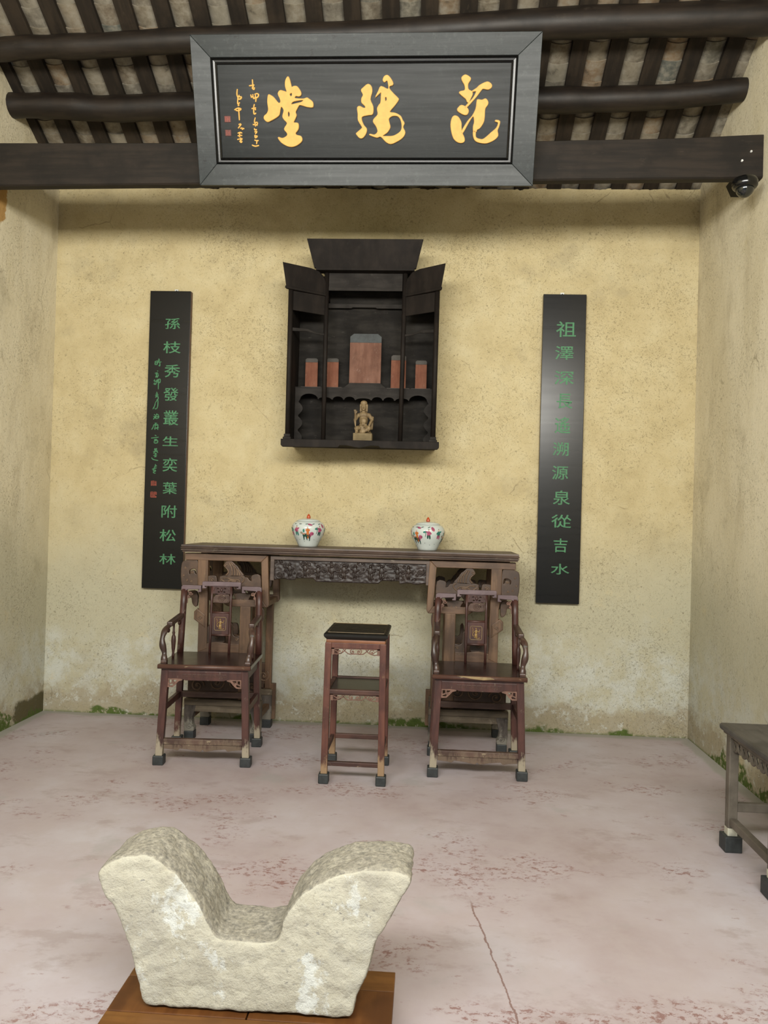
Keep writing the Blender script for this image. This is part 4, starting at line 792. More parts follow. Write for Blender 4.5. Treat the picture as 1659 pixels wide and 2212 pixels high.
for s in (-1, 1):
    for back in (0, 1):
        y0 = AF if not back else 0.155; y1 = y0+0.042
        # top rail mitred to the short drop
        mir(poly_xz([(-1.060, 1.197), (-0.518, 1.197), (-0.562, 1.153), (-1.060, 1.153)], y0, y1), s).build('frame_rail', M['altar_h'], alt, 0.003)
        mir(poly_xz([(-0.518, 1.197), (-0.505, 0.88), (-0.515, 0.862), (-0.548, 0.905), (-0.562, 1.153)], y0, y1), s).build('frame_drop', M['altar'], alt, 0.003)
        mir(poly_xz([(-0.515, 0.862), (-0.77, 0.862), (-0.795, 0.875), (-0.800, 0.890), (-0.785, 0.908), (-0.548, 0.908)], y0, y1), s).build('shelf_rail', M['altar_h'], alt, 0.004)
        mir(poly_xz([(-0.975, 1.155), (-0.907, 1.155), (-0.900, 0.63), (-0.900, 0.585), (-0.960, 0.56), (-0.960, 0.9), (-0.972, 1.0)], y0, y1), s).build('outer_post', M['altar'], alt, 0.004)
        mir(poly_xz([(-0.690, 0.865), (-0.622, 0.865), (-0.618, 0.265), (-0.690, 0.265)], y0, y1), s).build('inner_post', M['altar'], alt, 0.004)
        mir(poly_xz([(-0.960, 0.56), (-0.900, 0.62), (-0.84, 0.632), (-0.76, 0.622), (-0.690, 0.625), (-0.690, 0.565)], y0+0.002, y1-0.002), s).build('lower_rail', M['altar_h'], alt, 0.004)
        mir(poly_xz([(-0.592, 0.865), (-0.546, 0.865), (-0.546, 0.265), (-0.592, 0.265)], y0+0.004, y1), s).build('inner_post', M['altar'], alt, 0.004)
        # carved lower panel on the foot frame
        lp = mir(poly_xz([(-1.02, 0.265), (-0.545, 0.265), (-0.545, 0.435), (-0.70, 0.445), (-0.88, 0.445), (-1.02, 0.40)], y0+0.01, y1-0.008), s).build('lower_panel', M['altar_carve'], alt, 0.003)
        for i, (x, z, r, g) in enumerate(((-0.955, 0.345, 0.045, 1), (-0.83, 0.37, 0.05, -1), (-0.71, 0.37, 0.045, 1), (-0.60, 0.35, 0.042, -1))): b = MB(); b.spiral(x, z, y0+0.008, r, 1.6, 0.006, 0.4*i, g); mir(b, s).build('panel_scroll', M['altar_ridge'], lp, smooth=True)
        # foot frame
        mir(poly_xz([(-1.035, 0.262), (-0.535, 0.262), (-0.535, 0.222), (-1.035, 0.222)], y0-0.012, y1), s).build('foot_rail', M['altar_low'], alt, 0.004)
        mir(poly_xz([(-1.030, 0.222), (-0.540, 0.222), (-0.540, 0.172), (-0.572, 0.172), (-0.60, 0.180), (-0.97, 0.180), (-0.998, 0.172), (-1.030, 0.172)], y0-0.004, y1), s).build('foot_apron', M['altar_low'], alt, 0.003)
        for xx, d in ((-1.0, 1), (-0.57, -1)):
            leg = [(xx-d*0.034, 0.222), (xx+d*0.042, 0.222), (xx+d*0.030, 0.175), (xx+d*0.018, 0.13), (xx+d*0.022, 0.095), (xx+d*0.034, 0.075), (xx+d*0.032, 0.055), (xx-d*0.030, 0.052), (xx-d*0.034, 0.1)]
            lg = mir(poly_xz(leg, y0-0.008, y1+0.006), s).build('foot_leg', M['altar_leg'], alt, 0.004)
            if not back:
                b = MB(); b.spiral(xx+d*0.004, 0.088, y0-0.009, 0.022, 1.5, 0.0045, 0, d); mir(b, s).build('leg_scroll', M['altar_leg'], lg, smooth=True)
            b = MB(); b.box(xx-0.030, xx+0.032, y0-0.014, y1+0.012, 0.0, 0.056); mir(b, s).build('foot_block', M['rubber'], alt, 0.004)
        # open scrolls (front and rear frames)
        q = 0.013
        yc = (y0+y1)/2
        o = mir(plate_xz([FAN], yc, q, 0.004), s).build('fan_carving', M['altar_carve'], alt)
        b = MB(); [b.ridge(l, yc-q-0.001, 0.0046, 1.0) for l in FAN_RIDGE]; b.spiral(FAN[0][0]+0.006, FAN[0][1]-0.001, yc-q, 0.012, 1.3, 0.003); mir(b, s).build('fan_ridges', M['altar_ridge'], o, smooth=True)
        o = mir(plate_xz([CLOUD], yc, q, 0.004), s).build('cloud_carving', M['altar_carve'], alt)
        b = MB(); [b.ridge(l, yc-q-0.001, 0.0042, 1.0) for l in CLOUD_RIDGE]; mir(b, s).build('cloud_ridges', M['altar_ridge'], o, smooth=True)
        o = mir(plate_xz([SMALL], yc, q, 0.004), s).build('scroll_bracket', M['altar_carve'], alt)
        b = MB(); b.spiral(SMALL[2][0]+0.008, SMALL[2][1]-0.026, yc-q, 0.016, 1.4, 0.0032); mir(b, s).build('bracket_scroll', M['altar_ridge'], o, smooth=True)
        o = mir(plate_xz(EAR, yc, q, 0.004), s).build('ear_carving', M['altar_carve'], alt)
        b = MB(); [b.spiral(x, z, yc-q, r, 1.5, 0.0026, i, 1 if i % 2 else -1) for i, (x, z, r) in enumerate(EAR_SP)]; mir(b, s).build('ear_scrolls', M['altar_ridge'], o, smooth=True)
        mir(plate_xz([EARLOW], yc, q, 0.004), s).build('ear_pendant', M['altar_carve'], alt)
        o = mir(plate_xz([DIAM], yc-0.012, q, 0.004, 1), s).build('lozenge_carving', M['altar'], alt)
        b = MB(); b.spiral(DIAM_SP[0], DIAM_SP[1], yc-0.012-q, 0.013, 1.5, 0.003); b.tube([(x*0.82+DIAM_SP[0]*0.18, yc-0.012-q, z*0.82+DIAM_SP[1]*0.18) for x, z in DIAM], 0.0028, 6, closed=True); mir(b, s).build('lozenge_scroll', M['altar_ridge'], o, smooth=True)
        o = mir(plate_xz([RUYI], yc-0.006, q, 0.004), s).build('ruyi_carving', M['altar_carve'], alt)
        b = MB(); [b.spiral(x, z, yc-0.006-q, 0.0095, 1.5, 0.0028, PI/2, -1+2*i) for i, (x, z) in enumerate(RUYI_SP)]; mir(b, s).build('ruyi_scrolls', M['altar_ridge'], o, smooth=True)
        o = mir(plate_xz([LOWSC], yc, q, 0.004), s).build('cloud_bracket', M['altar_carve'], alt)
        b = MB(); [b.spiral(x, z, yc-q, 0.011, 1.5, 0.003, i) for i, (x, z) in enumerate(LOWSC_SP)]; mir(b, s).build('cloud_scrolls', M['altar_ridge'], o, smooth=True)
        for pl, sp in ((EAR2, EAR2_SP), (EAR3, None)) if not back else ():
            o = mir(plate_xz([pl], yc, q, 0.004), s).build('side_bracket', M['altar_carve'], alt)
            if sp:
                b = MB(); b.spiral(sp[0], sp[1], yc-q, 0.010, 1.5, 0.003); mir(b, s).build('side_scroll', M['altar_ridge'], o, smooth=True)
        # scrolls behind the chair splat
        b = MB()
        o = mir(plate_xz([[(-0.855, 0.93), (-0.855, 0.985), (-0.82, 1.0), (-0.765, 0.998), (-0.745, 0.97), (-0.75, 0.93), (-0.80, 0.91)]], yc, q, 0.004), s).build('scroll_panel', M['altar_carve'], alt)
        b.spiral(-0.80, 0.955, yc-q, 0.032, 2.0, 0.004); mir(b, s).build('panel_scroll', M['altar_ridge'], o, smooth=True)
        o = mir(plate_xz([[(-0.90, 0.72), (-0.86, 0.745), (-0.845, 0.70), (-0.80, 0.70), (-0.79, 0.66), (-0.80, 0.625), (-0.90, 0.625)]], yc, q, 0.004), s).build('corner_scroll', M['altar_carve'], alt)
        b = MB(); b.spiral(-0.835, 0.668, yc-q, 0.022, 1.6, 0.0035); mir(b, s).build('corner_spiral', M['altar_ridge'], o, smooth=True)
    # side rails and end panels tie front and rear frames
    for x in (-1.0, -0.57):
        b = MB(); b.box(x-0.018, x+0.018, AF+0.03, 0.165, 0.13, 0.165); mir(b, s).build('side_stretcher', M['altar'], alt, 0.003)
    for x, z0, z1 in ((-0.935, 1.155, 1.195), (-0.54, 1.155, 1.195), (-0.93, 0.58, 0.62), (-0.655, 0.58, 0.62), (-0.535, 0.865, 0.9)):
        b = MB(); b.box(x-0.02, x+0.02, AF+0.04, 0.157, z0, z1); mir(b, s).build('side_rail', M['altar'], alt, 0.003)
    b = MB(); b.box(-0.600, -0.515, 0.165, 0.193, 0.056, 0.30); mir(b, s).build('rear_board', M['altar'], alt, 0.003)
# central carved apron between the pedestals
px0, px1 = -0.503, 0.522
mf = AF+0.004
b = MB(); b.box(px0, px1, mf, mf+0.03, 1.170, 1.196); b.build('apron_rail', M['altar_top'], alt, 0.003)
for x0, x1 in ((px0, px0+0.026), (px1-0.026, px1)):
    b = MB(); b.box(x0, x1, mf, mf+0.03, 1.036, 1.172); b.build('apron_stile', M['altar_top'], alt, 0.003)
NX, NZ = 420, 64
def apron_bottom(x):
    t = (x-px0)/(px1-px0)
    if t < 0.16: zz = 1.046-0.004*math.sin(t*60)
    elif t < 0.27: zz = 1.056
    elif t < 0.29: zz = 1.056-0.020*(t-0.27)/0.02
    elif t < 0.68: zz = 1.036
    elif t < 0.70: zz = 1.036+0.020*(t-0.68)/0.02
    elif t < 0.81: zz = 1.056
    else: zz = 1.042+0.004*math.sin(t*60)
    return zz
rng = random.Random(3)
cent = [(px0+0.03+(px1-px0-0.06)*i/25+rng.uniform(-0.012, 0.012), 1.115+rng.uniform(-0.045, 0.045), rng.uniform(0.010, 0.030), rng.choice((-1, 1)), rng.uniform(0, 6)) for i in range(26)]+[(rng.uniform(px0+0.03, px1-0.03), rng.uniform(1.06, 1.165), rng.uniform(0.007, 0.016), rng.choice((-1, 1)), rng.uniform(0, 6)) for i in range(70)]
men = [(px0+0.13+0.085*i+rng.uniform(-0.012, 0.012), 1.105+rng.uniform(-0.006, 0.008), rng.uniform(0.9, 1.15)) for i in range(10)]
def relief(x, z):
    h = 0.25+0.5*mnoise.noise(Vector((x*55, z*55, 0)))*0.5
    for cx_, cz_, R, sg, ph in cent:
        dx, dz = x-cx_, z-cz_; r2 = dx*dx+dz*dz
        if r2 < R*R:
            r = math.sqrt(r2); v = 0.55+0.45*math.cos(sg*math.atan2(dz, dx)+2*PI*r/0.0125+ph); h = max(h, v*(1-(r/R)**3)+0.1)
    for mx, mz, k in men:
        for ox, oz, ax, az, hh in ((0, 0.034, 0.008, 0.009, 1.5), (0, 0.008, 0.013, 0.020, 1.35), (-0.006, -0.024, 0.005, 0.018, 1.25), (0.006, -0.024, 0.005, 0.018, 1.25), (0.016, 0.010, 0.012, 0.005, 1.2), (-0.014, 0.016, 0.010, 0.004, 1.2)):
            e = ((x-mx-ox*k)/(ax*k))**2+((z-mz-oz*k)/(az*k))**2
            if e < 1: h = max(h, hh*math.sqrt(1-e*0.6)*0.95)
    return h
vs = []; fs = []
for i in range(NX+1):
    x = px0+0.02+(px1-px0-0.04)*i/NX; zb = apron_bottom(x)
    for j in range(NZ+1):
        z = zb+(1.174-zb)*j/NZ; edge = min(1, j/2.5, (NZ-j)/2.5)
        vs.append((x, mf+0.018-0.011*relief(x, z)*edge, z))
for i in range(NX):
    for j in range(NZ): a = i*(NZ+1)+j; fs.append((a, a+NZ+1, a+NZ+2, a+1))
b = MB(); b.add(vs, fs); o = b.build('relief_panel', M['altar_relief'], alt, smooth=True)
sd = o.modifiers.new('thick', 'SOLIDIFY'); sd.thickness = 0.012; sd.offset = -1

# ------------------------------------------------------------------ armchairs
def make_chair(loc, rz, label):
    c = empty('armchair', loc, label, 'chair', 'carved armchairs before the altar table', rz)
    fx, fy, by = 0.262, -0.190, 0.185
    b = MB(); b.prism([(-0.268, 0.580), (0.268, 0.580), (0.268, 0.556), (-0.268, 0.556)], 'y', -0.215, 0.215); b.build('seat', M['chair_seat'], c, 0.004)
    b = MB(); P = [(-0.266, -0.216, 0.568), (0.266, -0.216, 0.568)]
    b.tube(P, 0.0135, 12); b.build('seat_edge', M['chair_edge'], c, smooth=True)
    # legs on rubber blocks
    for sx in (-1, 1):
        b = MB(); b.post(sx*0.250, fy, 0.05, sx*0.230, fy+0.012, 0.556, 0.040, 0.042); b.build('leg', M['chair'], c, 0.003)
        b = MB(); b.post(sx*0.252, by+0.015, 0.05, sx*0.236, by, 0.556, 0.036, 0.038); b.build('leg', M['chair'], c, 0.003)
        for y in (fy, by+0.015):
            b = MB(); b.box(sx*0.251-0.031, sx*0.251+0.031, y-0.031, y+0.031, 0.0, 0.054); b.build('foot_block', M['rubber'], c, 0.005)
    # waist and aprons
    b = MB(); b.box(-0.246, 0.246, fy-0.010, fy+0.030, 0.540, 0.557); b.build('waist', M['chair'], c, 0.002)
    ap = [(-0.212, 0.540), (0.212, 0.540), (0.212, 0.497), (0.14, 0.497), (0.11, 0.487), (-0.11, 0.487), (-0.14, 0.497), (-0.212, 0.497)]
    o = poly_xz(ap, fy-0.008, fy+0.014).build('front_apron', M['chair'], c, 0.002)
    b = MB(); yy = fy-0.009
    for i in range(9):   # incised key fret
        x = -0.115+i*0.0285; z = 0.513
        b.tube([(x-0.012, yy, z-0.009), (x-0.012, yy, z+0.010), (x+0.011, yy, z+0.010), (x+0.011, yy, z-0.003), (x-0.003, yy, z-0.003), (x-0.003, yy, z+0.003)], 0.0016, 5)
    b.build('apron_fret', M['chair_worn'], o)
    for y, n in ((by+0.012, 'rear_apron'),):
        b = MB(); b.box(-0.22, 0.22, y-0.008, y+0.010, 0.495, 0.556); b.build(n, M['chair'], c, 0.002)
    for sx in (-1, 1):
        b = MB(); b.box(sx*0.238-0.009, sx*0.238+0.009, fy+0.03, by-0.015, 0.495, 0.556); b.build('side_apron', M['chair'], c, 0.002)
        sp = [(sx*0.213, 0.497), (sx*0.125, 0.497), (sx*0.130, 0.487), (sx*0.150, 0.482), (sx*0.168, 0.462), (sx*0.184, 0.447), (sx*0.215, 0.446)]
        h1 = [(sx*0.206, 0.490), (sx*0.190, 0.490), (sx*0.190, 0.472), (sx*0.206, 0.466)]; h2 = [(sx*0.183, 0.489), (sx*0.158, 0.489), (sx*0.172, 0.473), (sx*0.183, 0.478)]; h3 = [(sx*0.206, 0.460), (sx*0.187, 0.468), (sx*0.179, 0.462), (sx*0.188, 0.453), (sx*0.206, 0.453)]
        o = plate_xz([sp, h1, h2, h3], fy, 0.006, 0.001, 1).build('corner_fret', M['fret'], c)
        b = MB(); b.spiral(sx*0.172, 0.472, fy-0.005, 0.010, 1.2, 0.0025, 0, sx); b.build('fret_scroll', M['fret'], o)
    # stretchers
    b = MB(); b.box(-0.232, 0.232, fy-0.014, fy+0.018, 0.118, 0.150); b.build('front_stretcher', M['chair_worn'], c, 0.004)
    ws = [(-0.225, 0.118), (0.225, 0.118), (0.225, 0.092), (0.175, 0.088), (0.145, 0.082), (0.130, 0.094), (0.07, 0.088), (0.025, 0.079), (0.012, 0.078), (0.0, 0.089), (-0.012, 0.078), (-0.025, 0.079), (-0.07, 0.088), (-0.130, 0.094), (-0.145, 0.082), (-0.175, 0.088), (-0.225, 0.092)]
    poly_xz(ws, fy-0.008, fy+0.008).build('stretcher_apron', M['chair_worn'], c, 0.0015)
    b = MB(); b.box(-0.226, 0.226, by-0.008, by+0.020, 0.300, 0.338); b.build('rear_stretcher', M['chair_worn'], c, 0.004)
    for sx in (-1, 1):
        b = MB(); b.box(sx*0.243-0.013, sx*0.243+0.013, fy+0.012, by-0.01, 0.300, 0.338); b.build('side_stretcher', M['chair'], c, 0.004)
    # back posts, leaning slightly
    byz = lambda z: 0.190+0.022*(z-0.58)/0.43
    xpz = lambda z: 0.246-0.010*(z-0.58)/0.40
    for sx in (-1, 1):
        P = [(sx*xpz(z), byz(z), z) for z in (0.578, 0.68, 0.78, 0.88, 0.975)]
        b = MB(); b.tube(P, 0.0205, 10, (1.0, 0.9)); b.build('back_post', M['chair'], c, smooth=True)
        # shoulder of the crest with a hooked end
        y = byz(0.99); yq0, yq1 = y-0.016, y+0.016
        sh_ = [(sx*0.253, 0.968), (sx*0.253, 0.990), (sx*0.244, 1.000), (sx*0.128, 1.000), (sx*0.128, 0.958), (sx*0.152, 0.958), (sx*0.152, 0.966), (sx*0.142, 0.969), (sx*0.142, 0.976), (sx*0.214, 0.972), (sx*0.220, 0.966)]
        poly_xz(sh_, yq0, yq1).build('crest_shoulder', M['chair_crest'], c, 0.003)
        fr = MB(); fr.spiral(sx*0.196, 0.948, y, 0.013, 1.3, 0.0032, 0, sx); fr.spiral(sx*0.207, 0.925, y, 0.010, 1.2, 0.003, 2, -sx); fr.ridge([(sx*0.216, 0.965), (sx*0.205, 0.945), (sx*0.214, 0.92), (sx*0.217, 0.885)], y, 0.0035)
        fr.build('crest_fret', M['fret'], c)
    y = byz(1.0)
    cr = [(-0.118, 1.026), (0.118, 1.026), (0.122, 1.020), (0.122, 0.982), (0.098, 0.982), (0.092, 0.990), (0.106, 0.991), (0.106, 0.997), (-0.106, 0.997), (-0.106, 0.991), (-0.092, 0.990), (-0.098, 0.982), (-0.122, 0.982), (-0.122, 1.020)]
    poly_xz(cr, y-0.017, y+0.015).build('crest_rail', M['chair_crest'], c, 0.003)
    # splat: two stiles, bat panel, cloud, framed panel with gold relief
    sy = lambda z: 0.186+0.022*(z-0.58)/0.43
    for sx in (-1, 1):
        P = [(sx*0.0605, sy(z)+(0.02 if z < 0.62 else 0), z) for z in (0.578, 0.68, 0.80, 0.90, 1.0)]
        P = [(sx*0.0605, sy(z), z) for z in (0.578, 0.68, 0.80, 0.90, 1.0)]
        b = MB(); b.tube(P, 0.009, 8, (0.9, 1)); b.build('splat_stile', M['chair'], c, smooth=True)
    bat = [(-0.055, 0.999), (0.055, 0.999), (0.055, 0.950), (0.030, 0.952), (0.012, 0.944), (0.0, 0.950), (-0.012, 0.944), (-0.030, 0.952), (-0.055, 0.950)]
    hol = [[(sx*0.012, 0.980), (sx*0.022, 0.988), (sx*0.036, 0.978), (sx*0.024, 0.979)] for sx in (-1, 1)]+[[(sx*0.008, 0.963), (sx*0.020, 0.967), (sx*0.028, 0.959), (sx*0.014, 0.957)] for sx in (-1, 1)]
    o = plate_xz([bat]+hol, sy(0.97), 0.006, 0.001, 1).build('bat_panel', M['chair'], c)
    b = MB(); b.ell((0, sy(0.97)-0.006, 0.972), (0.008, 0.005, 0.012), 10, 6); b.ell((0, sy(0.97)-0.006, 0.985), (0.005, 0.004, 0.005), 8, 5)
    for sx in (-1, 1): b.ridge([(sx*0.006, 0.975), (sx*0.02, 0.992), (sx*0.042, 0.985), (sx*0.048, 0.968)], sy(0.97)-0.005, 0.003)
    b.build('bat_relief', M['chair'], o, smooth=True)
    o = plate_xz([[(-0.050, 0.905), (-0.036, 0.940), (0.045, 0.945), (0.050, 0.905), (0.030, 0.893), (-0.035, 0.895)]], sy(0.92)+0.004, 0.007, 0.002, 2).build('cloud_panel', M['chair_worn'], c)
    b = MB(); b.spiral(0.002, 0.921, sy(0.92)-0.003, 0.024, 2.2, 0.0038); b.ridge([(-0.045, 0.908), (-0.025, 0.897), (0.03, 0.896), (0.045, 0.912), (0.043, 0.938)], sy(0.92)-0.003, 0.003); b.build('cloud_scroll', M['chair_worn'], o, smooth=True)
    for z in (0.832, 0.692):
        b = MB(); b.tube([(-0.062, sy(z), z), (0.062, sy(z), z)], 0.0075, 8); b.build('splat_bar', M['chair'], c, smooth=True)
    b = MB(); b.box(-0.053, 0.053, sy(0.76)-0.005, sy(0.76)+0.006, 0.697, 0.827); o = b.build('splat_panel', M['chair'], c, 0.001)
    y = sy(0.76)-0.006
    fr = [(-0.030, 0.722), (-0.036, 0.728), (-0.036, 0.798), (-0.030, 0.804), (0.030, 0.804), (0.036, 0.798), (0.036, 0.728), (0.030, 0.722)]
    b = MB(); b.tube([(x, y, z) for x, z in fr], 0.0018, 6, closed=True); b.build('inlay_frame', M['inlay'], o)
    b = MB(); b.ell((0, y, 0.790), (0.0045, 0.003, 0.005), 8, 5); b.ell((0.001, y, 0.770), (0.008, 0.004, 0.016), 8, 5); b.ell((0.004, y, 0.745), (0.006, 0.003, 0.017), 8, 5); b.ell((-0.004, y, 0.746), (0.005, 0.003, 0.015), 8, 5)
    b.ridge([(0.004, 0.778), (0.018, 0.770), (0.024, 0.785)], y, 0.0024); b.ridge([(-0.004, 0.776), (-0.016, 0.766), (-0.020, 0.752), (-0.014, 0.742)], y, 0.0022); b.ridge([(-0.024, 0.795), (-0.018, 0.782), (-0.022, 0.768)], y, 0.0018); b.ridge([(-0.012, 0.735), (0.012, 0.729), (0.024, 0.734)], y, 0.002)
    b.build('gold_relief', M['inlay_gold'], o, smooth=True)
    # stepped arms with curved front posts and turned spindles
    for sx in (-1, 1):
        X = sx*0.243
        P = [(X, -0.172, 0.578), (X+sx*0.002, -0.170, 0.612), (X+sx*0.005, -0.160, 0.640), (X+sx*0.014, -0.166, 0.680), (X+sx*0.018, -0.160, 0.720), (X+sx*0.014, -0.135, 0.755), (X+sx*0.006, -0.095, 0.778), (X, -0.060, 0.786)]
        b = MB(); b.tube(smooth_open(P, 3), [0.0155+0.003*math.sin(i*0.9) for i in range(22)], 8, (0.85, 1.1), (1, 0, 0)); b.build('arm_post', M['chair_arm'], c, smooth=True)
        b = MB(); b.box(X-0.017, X+0.017, -0.190, -0.155, 0.579, 0.597); b.build('arm_post_foot', M['chair_arm'], c, 0.004)
        b = MB(); b.hexa([(X-0.017, -0.085, 0.778), (X+0.017, -0.085, 0.778), (X+0.017, 0.185, 0.800), (X-0.017, 0.185, 0.800), (X-0.017, -0.085, 0.806), (X+0.017, -0.085, 0.806), (X+0.017, 0.185, 0.826), (X-0.017, 0.185, 0.826)]); o = b.build('armrest', M['chair_arm'], c, 0.006)
        b = MB(); b.ell((X, 0.14, 0.772), (0.010, 0.022, 0.016), 10, 6); b.ell((X, -0.10, 0.758), (0.009, 0.018, 0.014), 10, 6); b.build('arm_scroll', M['chair'], o, smooth=True)
        b = MB(); b.lathe([(0.008, 0.0), (0.009, 0.02), (0.007, 0.03), (0.011, 0.055), (0.0145, 0.10), (0.013, 0.125), (0.007, 0.140), (0.0095, 0.150), (0.007, 0.160), (0.006, 0.215)], 12, (X-sx*0.004, 0.0, 0.579)); b.build('arm_spindle', M['chair'], c, smooth=True)
    return c
ch = make_chair((-1.272, 4.508, 0), math.radians(3.5), 'carved red brown armchair with unscarred seat edge, standing left of the plant stand')
c2 = copy_tree(ch); c2.location = (0.318, 4.508, 0); c2.rotation_euler = (0, 0, 0)
c2['label'] = 'carved red brown armchair with a bare scar on its seat edge, right of the stand'
sc = [(0.0+x, z) for x, z in ((-0.13, 0.5795), (0.06, 0.577), (0.085, 0.566), (0.02, 0.560), (-0.05, 0.566), (-0.10, 0.574))]
b = MB(); b.prism(sc, 'y', -0.2312, -0.222); b.build('bare_wood_scar', M['inlay'], c2, 0.002)

# ------------------------------------------------------------------ plant stand
st = empty('plant_stand', (-0.372, 4.305, 0), 'narrow two tier red wood stand with black top, between the two armchairs', 'stand')
b = MB(); vs = []; fs = []
pr = [(0.160, 0.786), (0.172, 0.800), (0.175, 0.806), (0.175, 0.816), (0.170, 0.821), (0.163, 0.824)]
for w, z in pr: vs += [(-w, -w-0.03, z), (w, -w-0.03, z), (w, w+0.03, z), (-w, w+0.03, z)]
for i in range(len(pr)-1):
    for k in range(4): fs.append((i*4+k, i*4+(k+1) % 4, (i+1)*4+(k+1) % 4, (i+1)*4+k))
fs += [(3, 2, 1, 0), tuple((len(pr)-1)*4+k for k in range(4))]
b.add(vs, fs); tp = b.build('top', M['stand_black'], st)
b = MB(); ringprof_pts = [(-0.153, -0.183), (0.153, -0.183), (0.153, 0.183), (-0.153, 0.183)]
b.tube([(x, y, 0.8242) for x, y in ringprof_pts], 0.0012, 5, closed=True); b.build('inlay_line', M['inlay'], tp)
FY = 0.176
b = MB(); b.box(-0.163, 0.163, -FY-0.012, FY+0.012, 0.766, 0.787); b.build('waist_moulding', M['stand_orange'], st, 0.006)
def legx(z): return 0.150+0.006*(0.77-z)/0.72
for sx in (-1, 1):
    for sy_ in (-1, 1):
        b = MB(); b.post(sx*legx(0.04), sy_*FY, 0.045, sx*legx(0.77), sy_*(FY-0.004), 0.768, 0.036, 0.035); b.build('leg', M['stand'], st, 0.003)
        b = MB(); b.box(sx*legx(0)-0.028, sx*legx(0)+0.028, sy_*FY-0.030, sy_*FY+0.028, 0.0, 0.054); b.build('foot_block', M['rubber'], st, 0.006)
for sy_ in (-1, 1):
    b = MB(); b.box(-0.134, 0.134, sy_*(FY-0.002)-0.010, sy_*(FY-0.002)+0.010, 0.738, 0.767); b.build('apron', M['stand'], st, 0.002)
    b = MB(); b.box(-0.140, 0.140, sy_*FY-0.014, sy_*FY+0.014, 0.487, 0.512); b.build('shelf_rail', M['stand_rail'], st, 0.003)
for sx in (-1, 1):
    b = MB(); b.box(sx*0.150-0.009, sx*0.150+0.009, -FY+0.016, FY-0.016, 0.738, 0.767); b.build('side_apron', M['stand'], st, 0.002)
    b = MB(); b.box(sx*0.151-0.013, sx*0.151+0.013, -FY+0.016, FY-0.016, 0.487, 0.512); b.build('side_shelf_rail', M['stand_rail'], st, 0.003)
    b = MB(); b.box(sx*0.155-0.010, sx*0.155+0.010, -FY+0.016, FY-0.016, 0.145, 0.172); b.build('side_stretcher', M['stand_rail'], st, 0.003)
b = MB(); b.box(-0.140, 0.140, -FY+0.012, FY-0.012, 0.496, 0.504); b.build('shelf', M['stand_shelf'], st)
b = MB(); b.box(-0.140, 0.140, -FY-0.012, -FY+0.014, 0.095, 0.118); b.build('front_stretcher', M['stand_rail'], st, 0.003)
b = MB(); b.box(-0.140, 0.140, FY-0.012, FY+0.012, 0.145, 0.172); b.build('rear_stretcher', M['stand_rail'], st, 0.003)
for z in (0.738, 0.487):
    b = MB(); y = -FY+0.002
    b.box(-0.134, -0.118, y-0.005, y+0.005, z-0.036, z); b.box(0.118, 0.134, y-0.005, y+0.005, z-0.036, z); b.box(-0.134, 0.134, y-0.005, y+0.005, z-0.006, z)
    for sx in (-1, 1):
        b.spiral(sx*0.088, z-0.020, y, 0.015, 1.2, 0.0028, 0.5, sx); b.spiral(sx*0.018, z-0.019, y, 0.015, 1.3, 0.0028, 1.0, -sx)
        b.ridge([(sx*0.118, z-0.032), (sx*0.10, z-0.034), (sx*0.072, z-0.024), (sx*0.055, z-0.006)], y, 0.0028)
        b.ridge([(sx*0.072, z-0.004), (sx*0.055, z-0.020), (sx*0.035, z-0.032), (sx*0.0, z-0.030)], y, 0.0028)
        b.ridge([(sx*0.118, z-0.012), (sx*0.105, z-0.018), (sx*0.095, z-0.028)], y, 0.0024)
    b.build('scroll_fret', M['fret'], st)

# ------------------------------------------------------------------ lidded jars
PR = [(0.060, 0.0), (0.064, 0.003), (0.070, 0.018), (0.084, 0.045), (0.101, 0.075), (0.111, 0.105), (0.113, 0.125), (0.108, 0.145), (0.095, 0.161), (0.079, 0.170)]
def jr(z):
    for (r0_, z0), (r1_, z1) in zip(PR, PR[1:]):
        if z0 <= z <= z1: return r0_+(r1_-r0_)*(z-z0)/(z1-z0)
    return PR[-1][0]
SKIN = ['en_pink', 'en_teal', 'en_dgreen', 'en_orange', 'en_salmon', 'en_ink', 'en_grey', 'en_skin']
def patch(b, pts, mi, sub=3):
    """flat painted shape wrapped on the body; pts = (arc metres, height)"""
    P = catmull(pts, sub, True); cx_ = sum(p[0] for p in P)/len(P); cz_ = sum(p[1] for p in P)/len(P)
    def w(a, z):
        r = jr(z)+0.0007; g = -PI/2+a/0.105; return (r*math.cos(g), r*math.sin(g), z)
    rings = [[w(cx_+(p[0]-cx_)*k, cz_+(p[1]-cz_)*k) for p in P] for k in (1.0, 0.5)]
    n = len(P); vs = rings[0]+rings[1]+[w(cx_, cz_)]
    fs = [(i, (i+1) % n, n+(i+1) % n, n+i) for i in range(n)]+[(n+i, n+(i+1) % n, 2*n) for i in range(n)]
    b.add(vs, fs, mi)
def oval(c, a, bb, rot=0, n=8):
    return [(c[0]+a*math.cos(2*PI*i/n)*math.cos(rot)-bb*math.sin(2*PI*i/n)*math.sin(rot), c[1]+a*math.cos(2*PI*i/n)*math.sin(rot)+bb*math.sin(2*PI*i/n)*math.cos(rot)) for i in range(n)]
